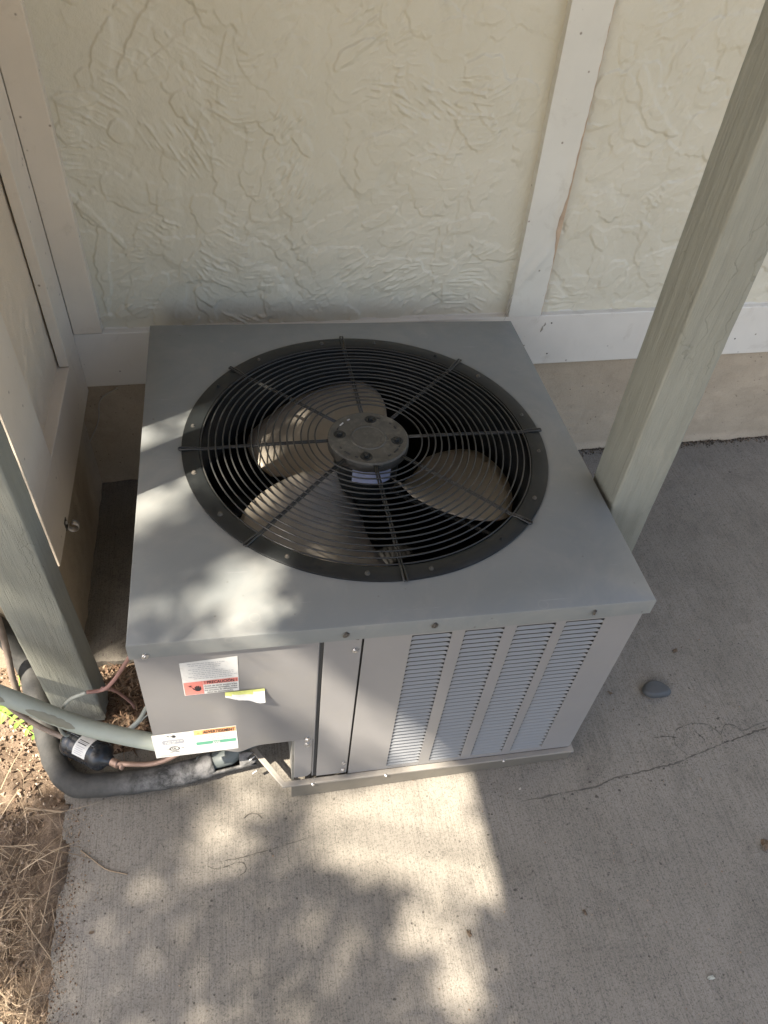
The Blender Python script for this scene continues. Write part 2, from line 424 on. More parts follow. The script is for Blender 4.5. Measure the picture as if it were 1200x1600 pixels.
# ------------------------------------------------------------------ ground
# concrete: one slab with a notch of bare soil beside the unit, ragged along its left edge
def ragged(a, b, n, amp):
    a = Vector(a); b = Vector(b); d = (b - a); nrm = Vector((-d.y, d.x)).normalized(); out = []
    for i in range(n):
        out.append(a + d * i / n + nrm * random.gauss(0, amp) * (0 if i == 0 else 1))
    return out
outline = (ragged((-.590, -4.0), (-.582, -.75), 14, .002) + ragged((-.582, -.75), (-.597, -.272), 40, .0018)
           + ragged((-.597, -.272), (-.25, -.262), 20, .0015) + ragged((-.25, -.262), (-.25, -.055), 10, .001)
           + ragged((-.25, -.055), (-.612, -.047), 24, .0012) + [Vector((-.612, .62)), Vector((5, .62)), Vector((5, -4.0))])
bm = bmesh.new(); vs = [bm.verts.new((p.x, p.y, G)) for p in outline]; f = bm.faces.new(vs)
r = bmesh.ops.extrude_face_region(bm, geom=[f]); bmesh.ops.translate(bm, verts=[e for e in r['geom'] if isinstance(e, bmesh.types.BMVert)], vec=(0, 0, -.09))
bmesh.ops.recalc_face_normals(bm, faces=bm.faces)
me = bpy.data.meshes.new('concrete_slab'); bm.to_mesh(me); bm.free(); me.materials.append(M['concrete'])
slab = tag(link('concrete_slab', me), kind='structure')

def soil_level(x, y): return G - .020
hh, ww = 330, 420
xs = np.linspace(-1.9, -.20, ww); ys = np.linspace(-1.45, .12, hh)
X, Y = np.meshgrid(xs, ys)
Z = (G - .016 + .020 * (vnoise(hh, ww, 40, rng) - .5) + .012 * (vnoise(hh, ww, 12, rng) - .5) + .007 * (vnoise(hh, ww, 4, rng) - .5) + .004 * (rng.random((hh, ww)) - .5))
# soil heaped against and over the slab's left edge
edge = np.exp(-((X + .60) / .035) ** 2) * (Y < -.36)
Z += edge * (.012 + .016 * (vnoise(hh, ww, 9, rng) - .35))
notch = (X > -.585) & (Y > -.40) ; Z = np.where(notch & (Y < -.27), G - .03, Z)
Z = np.where((X > -.545) & (Y < -.40), G - .03, Z)
Z = np.where((X > -.60) & (Y > -.045), G - .03, Z)
soil = tag(link('soil', grid_mesh('soil', np.stack([X, Y, Z], -1), M['soil'])), kind='structure')
g = MB(); g.add([(-60, -60, G - .05), (60, -60, G - .05), (60, 60, G - .05), (-60, 60, G - .05)], [(0, 1, 2, 3)])
t_ = NT('far_ground'); far_m = t_.done(t_.ramp(t_.noise(1.5, 8, .7), [(.3, (.17, .14, .085)), (.7, (.30, .25, .16))]), .95)
tag(g.build('ground', far_m), kind='structure')

# cracks and patches in the slab
def crack(pts, w, parent=slab, mat='crack'):
    P = spline([(x, y, 0) for x, y in pts], 10); mb = MB(); vs = []; n = len(P)
    for i, p in enumerate(P):
        d = (P[min(i + 1, n - 1)] - P[max(i - 1, 0)]).normalized(); nn = Vector((-d.y, d.x, 0))
        ww_ = w * max(.12, random.gauss(.8, .45)) * (.25 + .75 * sin(pi * min(max(i / (n - 1), .02), .98)) ** .5)
        c = p + nn * random.gauss(0, w * .5)
        vs += [c + nn * ww_ + Vector((0, 0, G + .0006)), c - nn * ww_ + Vector((0, 0, G + .0006))]
    mb.add(vs, [(2 * i, 2 * i + 1, 2 * i + 3, 2 * i + 2) for i in range(n - 1)])
    o = mb.build('crack', M[mat], parent); return o

# ------------------------------------------------------------------ back wall
back = tag(empty('stucco_wall', (0, YW, G)), 'pale green stucco wall with wide trim boards behind the condenser', 'wall')
def at_back(mb_name, mb, mat, bevel=0, smooth=False):      # world coordinates -> child of the wall
    mb.v = [(v[0], v[1] - YW, v[2] - G) for v in mb.v]
    return mb.build(mb_name, mat, back, smooth, bevel)
ST_Y = YW + .020           # stucco plane
def wall_stucco(x0, x1, z0, z1, res, seed):
    H = stucco_height(x1 - x0, z1 - z0, res, seed); h, w = H.shape
    X, Z = np.meshgrid(np.linspace(x0, x1, w), np.linspace(z0, z1, h))
    P = np.stack([X, ST_Y - YW - H * 2.2, Z - G], -1)
    o = link('stucco_panel', grid_mesh('stucco_panel', P[:, ::-1] if False else P, M['stucco']), back)
    return o
wall_stucco(-.506, .452, .448, 1.30, .0018, 3)
wall_stucco(.530, 1.50, .448, 1.30, .0020, 5)
wall_stucco(-.60, .452, 1.30, 2.36, .010, 8)
wall_stucco(.530, 3.5, 1.30, 2.36, .010, 9)
wall_stucco(1.50, 3.5, .448, 1.30, .010, 10)
at_back('wall_core', MB().box(-.60, 3.5, ST_Y + .004, ST_Y + .12, .30, 2.36), M['stucco'])
# trim board along the foot of the stucco
at_back('skirt_board', MB().box(-.64, 3.5, YW, YW + .036, .305, .4505), M['trim'], .0025)
o = at_back('caulk_line', MB().tube(spline([(-.5 + i * .05, YW + .019 + random.uniform(-.0006, .0006), .4515) for i in range(0, 61)], 3), .0022, 6), M['trim'], smooth=True)
# left corner batten
at_back('batten', MB().box(-.5655, -.5040, YW - .003, YW + .020, .4525, 2.36), M['trim_bounce'], .0015)
# wide batten with its lifted and buckled paint
bx0, bx1 = .449, .532
nu, nv = 22, 400
bv = []; bf = []
for j in range(nv + 1):
    z = .4525 + (2.36 - .4525) * (j / nv) ** 1.35
    for i in range(nu + 1):
        u = i / nu; x = bx0 + (bx1 - bx0) * u
        y = YW - .003
        # diagonal wrinkles low on the board
        w1 = math.exp(-((z - .585) / .055) ** 2)
        ph = (u * .9 - (z - .50) / .16)
        y -= .0035 * 1.9 * w1 * math.exp(-((ph + .10) / .13) ** 2) + .0022 * w1 * math.exp(-((ph + .45) / .09) ** 2)
        # skin peeling off the right edge
        pe = math.exp(-((z - .735) / .10) ** 4)
        y -= .0045 * pe * max(0, (u - .72) / .28) ** 2
        cut = .012 * math.exp(-((z - .68) / .055) ** 2) + .004 * math.exp(-((z - .80) / .10) ** 2) + .0006 * sin(z * 190)
        if u > .6: x -= cut * (u - .6) / .4
        y += .0004 * sin(z * 23 + u * 3)
        bv.append((x, y, z))
for j in range(nv):
    for i in range(nu):
        a = j * (nu + 1) + i; bf.append((a, a + 1, a + nu + 2, a + nu + 1))
at_back('batten', MB().add(bv, bf), M['batten'], smooth='all')
at_back('batten_core', MB().box(bx0 + .0012, bx1 + .0026, YW - .0008, YW + .0235, .4535, 2.36), M['bare_wood'], .001)
at_back('batten_edge', MB().box(bx0, bx0 + .0010, YW - .0025, YW + .0215, .4525, 2.36), M['batten'])
# splintered paint at the batten's left foot
sp = MB()
for k in range(7):
    z = .485 + random.uniform(-.02, .035); x = bx0 - .001
    sp.tube([(x, YW - .003, z), (x - .004 - random.random() * .004, YW - .007, z - .012), (x - .007 - random.random() * .006, YW - .008, z - .03)], [.0009, .0007, .0002], 4)
at_back('paint_splinter', sp, M['cord'])
# foundation below the boards
hh, ww = 120, 700
xs = np.linspace(-.64, 3.5, ww); zs = np.linspace(G - .05, .305, hh); X, Z = np.meshgrid(xs, zs)
Yf = YW + .010 + .0035 * (vnoise(hh, ww, 26, rng) - .5) + .0018 * (vnoise(hh, ww, 7, rng) - .5)
low = np.exp(-((Z - G) / .016) ** 2); Yf -= low * .012 * vnoise(hh, ww, 9, rng)
link('foundation', grid_mesh('foundation', np.stack([X, Yf - YW, Z - G], -1), M['foundation']), back)
# nails in the skirt board
for (x, z) in [(.575, .337), (.567, .428), (1.10, .355), (-.36, .40), (-.415, .335)]:
    at_back('nail', MB().tube([(x, YW - .0006, z), (x, YW + .004, z)], .0022, 8), M['dark_screw'])
# pale runs of spilled plaster on the skirt board
for (x, z, w, h_) in [(.545, .412, .004, .008), (.55, .425, .003, .005)]:
    at_back('plaster_drip', MB().tube([(x, YW - .0005, z + h_), (x + .001, YW - .001, z), (x - .002, YW - .0005, z - h_)], [.001, w * .6, .0012], 6), M['cord'], smooth=True)

# ------------------------------------------------------------------ side wall (left)
side = tag(empty('side_wall', (XL, 0, G)), 'stucco side wall tinted with warm bounce light, with trim boards ending in a bright edge at left', 'wall')
def at_side(name, mb, mat, bevel=0, smooth=False):
    mb.v = [(v[0] - XL, v[1], v[2] - G) for v in mb.v]
    return mb.build(name, mat, side, smooth, bevel)
YE = -.030
H = stucco_height(.55, 2.05, .004, 21); h, w = H.shape
Yg, Zg = np.meshgrid(np.linspace(YE + .01, .516, w), np.linspace(.40, 2.36, h))
link('stucco_panel', grid_mesh('stucco_panel', np.stack([-.026 + H * 1.2, Yg, Zg - G], -1), M['stucco_bounce']), side)
at_side('skirt_board', MB().box(XL - .034, XL, YE + .001, YW - .001, .295, .4385), M['trim_bounce'], .002)
at_side('batten', MB().box(XL - .034, XL + .0012, YE, .116, .4405, 2.36), M['trim_bounce'], .0015)
at_side('batten', MB().box(XL - .020, XL + .0012, .408, YW - .004, .4405, 2.36), M['trim_bounce'], .0015)
at_side('wall_core', MB().box(XL - .30, XL - .036, YE + .004, YW + .1, .29, 2.36), M['trim_bounce'])
at_side('end_board', MB().box(XL - .29, XL - .0355, YE - .004, YE + .003, .285, 2.36), M['trim_bounce'], .001)
at_side('trim_edge', MB().box(XL - .0340, XL - .0005, YE - .0022, YE - .0004, .2975, 2.36), M['trim_bounce'])
hh, ww = 60, 120
ys = np.linspace(YE - .0, YW + .02, ww); zs = np.linspace(G - .05, .30, hh); Y, Z = np.meshgrid(ys, zs)
Xf = -.028 + .004 * (vnoise(hh, ww, 22, rng) - .5) + .002 * (vnoise(hh, ww, 6, rng) - .5) + .003 * np.exp(-((Z - G) / .015) ** 2) * vnoise(hh, ww, 8, rng)
link('foundation', grid_mesh('foundation', np.stack([Xf - .004, Y, Z - G], -1), M['foundation']), side)
at_side('foundation_end', MB().box(XL - .62, XL - .040, YE + .002, YE + .2, G - .05, .289), M['foundation'], .003)
at_side('foundation_lip', MB().box(XL - .165, XL - .125, YE - .006, YE + .001, G - .03, G + .004), M['trim_bounce'])
# little curled strap nailed under the side board
strap = tag(empty('pipe_strap', (XL, .072, .296)), 'curled metal pipe strap nailed to the lower edge of the side wall board', 'strap')
pts = [Vector((.012 + .0105 * cos(a), 0 + .004 * a / 6, -.004 + .0105 * sin(a))) for a in np.linspace(2.6, 2.6 + 5.4, 22)]
mb = MB(); vs = []
for p in pts: vs += [p + Vector((0, -.006, 0)), p + Vector((0, .006, 0))]
mb.add(vs, [(2 * i, 2 * i + 1, 2 * i + 3, 2 * i + 2) for i in range(len(pts) - 1)])
o = mb.build('strap_loop', M['screw'], strap, 'all'); sm = o.modifiers.new('thick', 'SOLIDIFY'); sm.thickness = .0014
MB().box(-.0012, .0010, -.010, .008, -.004, .020).build('strap_tab', M['dark_screw'], strap, bevel=.0005)
MB().tube([(0, -.001, .012), (.004, -.001, .012)], .0035, 8).build('nail_head', M['screw'], strap)

# ------------------------------------------------------------------ posts
def post(name, x0, x1, y0, y1, label, seed, worn=False):
    rg = np.random.default_rng(seed); nz = 260; prof = []
    per = []
    r_ = .004
    for (cx, cy, a0) in [(x0 + r_, y0 + r_, pi), (x1 - r_, y0 + r_, 1.5 * pi), (x1 - r_, y1 - r_, 0), (x0 + r_, y1 - r_, .5 * pi)]:
        for k in range(4): per.append((cx + r_ * cos(a0 + k * pi / 6), cy + r_ * sin(a0 + k * pi / 6)))
    # subdivide the long sides
    P = []
    for i, p in enumerate(per):
        q = per[(i + 1) % len(per)]; n = 9 if (i % 4) == 3 else 1
        for k in range(n): P.append((p[0] + (q[0] - p[0]) * k / n, p[1] + (q[1] - p[1]) * k / n))
    n = len(P); cxx, cyy = (x0 + x1) / 2, (y0 + y1) / 2
    nse = vnoise(nz + 1, n, 2.2, rg, 9) - .5; nse2 = vnoise(nz + 1, n, 1.3, rg, 2.5) - .5
    vs = []
    for j in range(nz + 1):
        z = G + .001 + (2.36 - G) * (j / nz) ** 1.3
        rot = math.exp(-max(0, z - G) / .05) if worn else 0
        for i, (x, y) in enumerate(P):
            d = Vector((x - cxx, y - cyy)).normalized(); a = .0011 * nse[j, i] + (.0012 + .010 * rot) * nse2[j, i] * .6
            vs.append((x - cxx + d.x * a, y - cyy + d.y * a, z - G))
    fs = [(j * n + i, j * n + (i + 1) % n, (j + 1) * n + (i + 1) % n, (j + 1) * n + i) for j in range(nz) for i in range(n)]
    fs += [tuple(reversed(range(n))), tuple(nz * n + i for i in range(n))]
    o = MB().add(vs, fs).build(name, M['post'], None, True, loc=(cxx, cyy, G))
    return tag(o, label, 'post', 'square wooden posts carrying the deck')
post('wooden_post', -.622, -.532, -.190, -.127, 'green painted wooden post with rotted foot standing left of the condenser', 5, True)
post('wooden_post', .430, .510, -.188, -.099, 'gray green cracked wooden post rising behind the right side of the condenser', 6)

# ------------------------------------------------------------------ deck overhead (outside the frame, it shades the right side)
deck = tag(empty('deck', (0, 0, 2.36)), 'raised wooden deck resting on the two green posts, above the picture', 'deck')
EDGE_X = .2035 - .6 * (2.40 - G) / 1.0
for k in range(25):
    y = YW + .12 - k * .145 - .14
    MB().box(EDGE_X + .002 * (k % 3 == 1), 1.00, y, y + .139, .09, .125).build('deck_board', M['deck_wood'], deck)
for k in range(4):
    x = EDGE_X + .01 + k * .6
    MB().box(x, x + .045, YW - 3.45, YW + .1, -.0, .088).build('joist', M['deck_wood'], deck)

# ------------------------------------------------------------------ the condensing unit
ac = tag(empty('air_conditioner', (0, 0, 0), UR), 'gray outdoor air conditioner condenser with round black fan grille and louvered front', 'air conditioner')
HX, HY = UW / 2, UD / 2
IN = .0065                      # cabinet stands in from the lid's lip
FX, FY = HX - IN, HY - IN
FYf = -FY                       # front face
LIPZ = UH - .034
HC = (.0037, .0039)
# lid: sheet with a round hole, folded lip
n = 128; RH = .306
ang = [2 * pi * k / n for k in range(n)]
def rect_pt(a, hx, hy):
    c, s_ = cos(a), sin(a); k = min(hx / abs(c) if abs(c) > 1e-9 else 9, hy / abs(s_) if abs(s_) > 1e-9 else 9)
    return (c * k, s_ * k)
corner_idx = {}
for sx, sy in ((1, 1), (-1, 1), (-1, -1), (1, -1)):
    a = math.atan2(sy * HY, sx * HX) % (2 * pi); corner_idx[min(range(n), key=lambda k: abs(ang[k] - a))] = (sx, sy)
def ring_rect(hx, hy, z):
    out = []
    for k, a in enumerate(ang):
        if k in corner_idx: out.append((corner_idx[k][0] * hx, corner_idx[k][1] * hy, z))
        else:
            p = rect_pt(a, hx, hy); out.append((p[0], p[1], z))
    return out
lid = MB(); rings = []
def circ(r, z): return [(HC[0] + r * cos(a), HC[1] + r * sin(a), z) for a in ang]
rings = [circ(RH - .004, UH - .028), circ(RH - .003, UH - .008), circ(RH, UH - .0022), circ(RH + .004, UH - .0005)]
for fr in (.25, .6): rings.append([tuple(Vector(a) * (1 - fr) + Vector(b) * fr) for a, b in zip(circ(RH + .004, UH), ring_rect(HX - .004, HY - .004, UH))])
rings += [ring_rect(HX - .003, HY - .003, UH - .0002), ring_rect(HX - .0008, HY - .0008, UH - .0012), ring_rect(HX, HY, UH - .0035), ring_rect(HX, HY, LIPZ), ring_rect(HX - .0012, HY - .0012, LIPZ), ring_rect(HX - .0015, HY - .0015, UH - .006)]
vs = [v for R_ in rings for v in R_]; fs = []
for i in range(len(rings) - 1):
    for k in range(n): l = (k + 1) % n; fs.append((i * n + k, i * n + l, (i + 1) * n + l, (i + 1) * n + k))
lid.add(vs, fs); lid.build('lid', M['cab_top'], ac, True)

def screw(x, y, z, r=.0048, mat='screw', axis='y', parent=ac):
    mb = MB(); mb.lathe([(r * 1.45, 0), (r * 1.4, .0010), (r, .0012), (r, .0032), (r * .6, .0038)], 6 if False else 12)
    o = mb.build('screw', M[mat], parent, True)
    o.location = (x, y, z); o.rotation_euler = (pi / 2, 0, random.random()) if axis == 'y' else (0, 0, random.random())
    return o
for x, z, m in [(-.377, .502, 'screw'), (-.092, .511, 'dark_screw'), (.042, .515, 'dark_screw'), (.299, .512, 'dark_screw')]:
    screw(x, -HY, z - .003, .0044, m)
o = screw(-HX, -.34, .50, .004, 'screw'); o.rotation_euler = (0, -pi / 2, 0)

# corner and side panels
bodyz0 = .030
MB().box(-FX, -FX + .0015, -FY + .002, FY, .19, UH - .008).build('side_panel', M['cab'], ac)
MB().box(-FX, -FX + .0015, -.20, FY, bodyz0, .1895).build('side_panel', M['cab'], ac)
MB().box(FX - .0015, FX, -FY + .002, FY, bodyz0, UH - .008).build('side_panel', M['cab'], ac)
MB().box(-FX + .002, FX - .002, FY - .0015, FY, bodyz0, UH - .008).build('back_panel', M['cab'], ac)

# control panel (left), with its bottom edge dipping at one place
x0, x1 = -FX - .002, -.1315
cp = MB(); N = 30; top = UH - .008
bot = []
for i in range(N + 1):
    x = x0 + (x1 - x0) * i / N
    z = .1865 - .017 * math.exp(-((x + .262) / .022) ** 2) * 1.0
    if x < -.29: z = .1865 - .004
    bot.append((x, z))
vs = []
for x, z in bot: vs += [(x, FYf, top), (x, FYf, z + .004), (x, FYf + .0012, z + .0005), (x, FYf + .014, z)]
fs = []
for i in range(N):
    for k in range(3): fs.append((4 * i + k, 4 * i + k + 1, 4 * i + k + 5, 4 * i + k + 4))
cp.add(vs, fs)
# rolled right edge
re_ = []
for z in (top, .045): re_ += [(x1, FYf, z), (x1 + .002, FYf + .0006, z), (x1 + .0035, FYf + .003, z), (x1 + .0035, FYf + .016, z)]
cp.add(re_, [(0, 4, 5, 1), (1, 5, 6, 2), (2, 6, 7, 3)])
cp.build('control_panel', M['cab'], ac, True)
# narrow flange continuing down to the pan, with a rounded foot
fl = MB(); vs = []; P = [(-.1645, .185), (x1, .185), (x1, .060), (x1 - .002, .050), (x1 - .007, .043), (x1 - .014, .041), (-.1645, .041)]
fl.add([(x, FYf + .0015, z) for x, z in P] + [(x, FYf + .004, z) for x, z in P],
       [tuple(range(7)), tuple(range(13, 6, -1))] + [(i, (i + 1) % 7, (i + 1) % 7 + 7, i + 7) for i in range(7)])
fl.build('corner_flange', M['cab'], ac, bevel=.001)
screw(-.1425, FYf, .184 + .008, .0046); screw(-.1415, FYf + .0015, .168, .004)
# recessed channel between the panels
MB().box(-.1297, -.1215, FYf + .005, FYf + .010, .035, top).build('channel', M['channel'], ac)
# middle panel
MB().box(-.1225, -.0648, FYf + .0006, FYf + .0018, .040, top).build('filler_panel', M['cab'], ac, bevel=.0005)
screw(-.0725, FYf + .0006, .487, .0028, 'dark_screw'); screw(-.0735, FYf + .0006, .455, .0042)
screw(-.0720, FYf + .0006, .083, .0026); screw(-.0725, FYf + .0006, .056, .0042)
MB().box(-.0650, -.0615, FYf + .004, FYf + .006, .035, top).build('seam', M['dark_in'], ac)
# compartment behind the opening where the lines enter
MB().box(-FX + .004, -.168, FYf + .16, FYf + .165, .02, .30).box(-.168, -.164, FYf + .006, FYf + .165, .02, .30).box(-FX + .004, -.164, FYf + .016, FYf + .165, .30, .303).build('valve_compartment', M['recess'], ac)

# louvered front panel
cols = [(.0125, .0765), (.0970, .1615), (.1815, .2470), (.2635, .3300)]
LZ0, LZ1, NL = .0475, .4800, 36
pz = (LZ1 - LZ0) / NL
fp = MB(); xe = [-.0615] + [v for c in cols for v in c] + [FX]
for i in range(len(xe) - 1):
    a, b = xe[i], xe[i + 1]
    if i % 2 == 0: fp.box(a, b, FYf, FYf + .0012, .036, top)
    else:
        fp.box(a, b, FYf, FYf + .0012, .036, LZ0); fp.box(a, b, FYf, FYf + .0012, LZ1, top)
fp.v = [(round(v[0], 6), v[1], v[2]) for v in fp.v]
front = fp.build('louvered_panel', M['cab'], ac)
bm = bmesh.new(); bm.from_mesh(front.data); bmesh.ops.remove_doubles(bm, verts=bm.verts, dist=1e-6)
fc = {}
for f in list(bm.faces):
    key = tuple(sorted(v.index for v in f.verts)); fc.setdefault(key, []).append(f)
bmesh.ops.delete(bm, geom=[f for L_ in fc.values() if len(L_) > 1 for f in L_], context='FACES_ONLY')
bm.to_mesh(front.data); bm.free()
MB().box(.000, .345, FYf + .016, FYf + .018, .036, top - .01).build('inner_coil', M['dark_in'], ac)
lm = {}
for ci, (a, b) in enumerate(cols):
    wl = b - a; key = round(wl, 4)
    if key not in lm:
        mb = MB(); NX = 14; secs = [(.0010, -.0004), (0, .0000), (.0008, .0007), (.0024, .0024), (.0036, .0042)]
        vs = []
        for i in range(NX + 1):
            u = i / NX; x = wl * u
            e = min(u, 1 - u) * wl; k = min(1, e / .004); k = math.sqrt(max(0, 1 - (1 - k) ** 2))
            for dy, dz in secs: vs.append((x, dy * (.25 + .75 * k) , dz * 1.08))
        m_ = len(secs); fs = [(i * m_ + k, (i + 1) * m_ + k, (i + 1) * m_ + k + 1, i * m_ + k + 1) for i in range(NX) for k in range(m_ - 1)]
        mb.add(vs, fs); lm[key] = mb.mesh('louver', M['louver'], 'all')
    for j in range(NL):
        o = link('louver', lm[key], front); o.location = (a, FYf, LZ0 + j * pz)

# base pan: flange, dark skirt standing in for the shadow on the slab, chamfered front-left corner, little feet
flz0, flz1 = .0285, .0345
def pan_poly(off):
    return [(-.187 + off * .4, -HY - .004 + off), (HX + .001 - off, -HY - .004 + off), (HX + .001 - off, HY - off), (-HX - .001 + off, HY - off), (-HX - .001 + off, -.13), (-.268 + off, -.288 + off * .4)]
def prism(poly, z0, z1):
    n_ = len(poly); return [(x, y, z0) for x, y in poly] + [(x, y, z1) for x, y in poly], [tuple(reversed(range(n_))), tuple(range(n_, 2 * n_))] + [(i, (i + 1) % n_, (i + 1) % n_ + n_, i + n_) for i in range(n_)]
def skirt(xa, ya, xb, yb):
    d = Vector((xb - xa, yb - ya)).normalized(); nn = Vector((-d.y, d.x)) * .002; vs = []
    for (x, y) in ((xa, ya), (xb, yb)):
        for s_ in (-1, 1):
            for z in (G + x * .0342 + .0012, flz0 - .0003): vs.append((x + s_ * nn.x, y + s_ * nn.y, z))
    return vs, [(0, 1, 3, 2), (4, 6, 7, 5), (0, 4, 5, 1), (2, 3, 7, 6), (1, 5, 7, 3), (0, 2, 6, 4)]
pan = MB()
for e_ in ((-.170, -HY, HX - .003, -HY), (HX - .003, -HY + .004, HX - .003, HY - .004), (HX - .003, HY - .003, -HX, HY - .003), (-HX + .004, HY - .007, -HX + .004, -.12)):
    pan.add(*skirt(*e_))
pan.build('pan_shade_skirt', M['pan'], ac)
po, pi_ = pan_poly(0), pan_poly(.011); np_ = len(po)
q_ = [(x, y, z) for poly, z in ((po, flz0), (po, flz1), (pi_, flz1), (pi_, flz0)) for x, y in poly]
pan = MB(); pan.add(q_, [(a * np_ + i, a * np_ + (i + 1) % np_, ((a + 1) % 4) * np_ + (i + 1) % np_, ((a + 1) % 4) * np_ + i) for a in range(4) for i in range(np_)])
pan.build('pan_flange', M['flange'], ac, bevel=.0012)
for x in (-.13, .011, .25): screw(x, -HY - .004, .0315, .0028, 'screw')
# fan grille
gr = MB(); gr.lathe([(.3335, UH + .0002), (.3335, UH + .0028), (.3325, UH + .0034), (.3060, UH + .0034), (.3035, UH + .0020), (.3025, UH - .006), (.3005, UH - .030)], 128, (HC[0], HC[1], 0), False, False)
grille = gr.build('grille_ring', M['black'], ac, True)
WZ = UH + .0045
for i in range(17):
    r_ = .0985 + i * (.3005 - .0985) / 16
    zz = WZ + .004 * (1 - ((r_ - .08) / .23) ** 2) - (.003 if i == 16 else 0)
    p1_, p2_ = random.random() * 6, random.random() * 6
    MB().tube([(HC[0] + (r_ + .0007 * sin(3 * a + p1_)) * cos(a), HC[1] + (r_ + .0007 * sin(3 * a + p1_)) * sin(a), zz + .0008 * sin(2 * a + p2_)) for a in ang], .00148, 8, closed=True).build('wire_ring', M['wire'], grille, 'all')
for k in range(8):
    a = radians(45 * k + 1.0); d = Vector((cos(a), sin(a), 0)); nn = Vector((-sin(a), cos(a), 0)); c = Vector((HC[0], HC[1], 0))
    mb = MB()
    for s_ in (-1, 1):
        P = [c + d * r_ + nn * s_ * .0021 + Vector((0, 0, WZ + .004 * (1 - ((r_ - .08) / .23) ** 2) - .0030)) for r_ in (.070, .14, .20, .26, .300)]
        P += [c + d * .312 + nn * s_ * .0025 + Vector((0, 0, UH + .0052)), c + d * .337 + nn * s_ * .0030 + Vector((0, 0, UH + .0055)), c + d * .3375 + nn * s_ * .001 + Vector((0, 0, UH + .0052))]
        mb.tube(P, .0018, 7)
    mb.build('spoke', M['wire'], grille, 'all')
for k in range(16):
    a = radians(11 + 22.5 * k + random.uniform(-3, 3)); r_ = .319
    o = screw(HC[0] + r_ * cos(a), HC[1] + r_ * sin(a), UH + .0034, random.choice([.0028, .0032, .0024]), random.choice(['dark_screw', 'hub', 'black', 'hub']), 'z', grille)
# motor plate in the middle, with dished bolts and slots
hb = MB(); hr = .0745
hb.lathe([(hr, UH - .010), (hr + .0008, UH - .002), (hr, UH + .0075), (hr - .003, UH + .0095), (hr - .007, UH + .0092), (hr - .010, UH + .0086), (.034, UH + .0086), (.0325, UH + .0100), (.0305, UH + .0100), (.0290, UH + .0088), (.001, UH + .0090)], 72, (HC[0], HC[1], 0), False, True)
hub = hb.build('motor_plate', M['hub'], grille, True)
for k in range(4):
    a = radians(-13 + 90 * k); bx, by = HC[0] + .053 * cos(a), HC[1] + .053 * sin(a)
    b = MB(); b.lathe([(.0115, UH + .0087), (.0105, UH + .0094), (.0092, UH + .0094), (.0075, UH + .0089), (.0050, UH + .0088)], 20, (bx, by, 0), False, True)
    b.lathe([(.0046, UH + .0088), (.0046, UH + .0128), (.0036, UH + .0136)], 6, (bx, by, 0), False, True)
    b.build('bolt', M['black'], hub, True)
for k, (a, L_) in enumerate([(25, 5), (38, 3), (62, 5), (120, 4), (138, 7), (152, 4), (205, 4), (222, 9), (240, 4), (300, 4), (318, 9), (332, 4)]):
    ar = radians(a); bx, by = HC[0] + .060 * cos(ar), HC[1] + .060 * sin(ar)
    b = MB(); d = Vector((-sin(ar), cos(ar), 0)) * L_ * .0007; c = Vector((bx, by, UH + .0088))
    b.tube([c - d, c + d], .0015, 6); b.build('slot', M['dark_in'] if a not in (120, 138) else M['screw'], hub)
# motor under the plate
mo = MB(); mo.lathe([(.060, UH - .008), (.061, UH - .016), (.061, UH - .085), (.058, UH - .092), (.03, UH - .100), (.012, UH - .100), (.012, UH - .150)], 48, (HC[0], HC[1], 0), True, True)
motor = mo.build('motor', M['black'], ac, True)
lb = MB(); vs = []; na = 14
for i in range(na + 1):
    a = radians(-90 - 34 + 70 * i / na)
    for z in (UH - .012, UH - .052): vs.append((HC[0] + .0620 * cos(a), HC[1] + .0620 * sin(a), z))
lb.add(vs, [(2 * i, 2 * i + 1, 2 * i + 3, 2 * i + 2) for i in range(na)])
ml = lb.build('motor_label', M['blue_paper'], motor, 'all')
# fan: three wide pitched blades
RB = .286
fan = MB(); 
fan.lathe([(.012, .36), (.03, .365), (.045, .375), (.045, .44), (.03, .445), (.012, .445)], 32, (HC[0], HC[1], 0))
fh = fan.build('fan_hub', M['black'], ac, True)
def blade(start, span=92):
    mb = MB(); NA, NR = 30, 12; vs = []
    for i in range(NA + 1):
        t = i / NA
        # outline: rounded leading corner, long convex tip, soft trailing corner
        rt = RB * (1 - .58 * max(0, (.27 - t) / .27) ** 1.7 - .32 * max(0, (t - .80) / .20) ** 2.0)
        for j in range(NR + 1):
            s_ = j / NR; r_ = .045 + (rt - .045) * s_
            a = radians(start + span * t * (.72 + .28 * s_) + 10 * (1 - s_) * .8)
            z = .474 - .104 * t + .010 * sin(pi * t) * s_
            vs.append((HC[0] + r_ * cos(a), HC[1] + r_ * sin(a), z))
    fs = [(i * (NR + 1) + j, (i + 1) * (NR + 1) + j, (i + 1) * (NR + 1) + j + 1, i * (NR + 1) + j + 1) for i in range(NA) for j in range(NR)]
    o = mb.add(vs, fs).build('fan_blade', M['blade'], ac, 'all')
    m = o.modifiers.new('thick', 'SOLIDIFY'); m.thickness = .0016
    return o
blade(62); blade(188); blade(306)
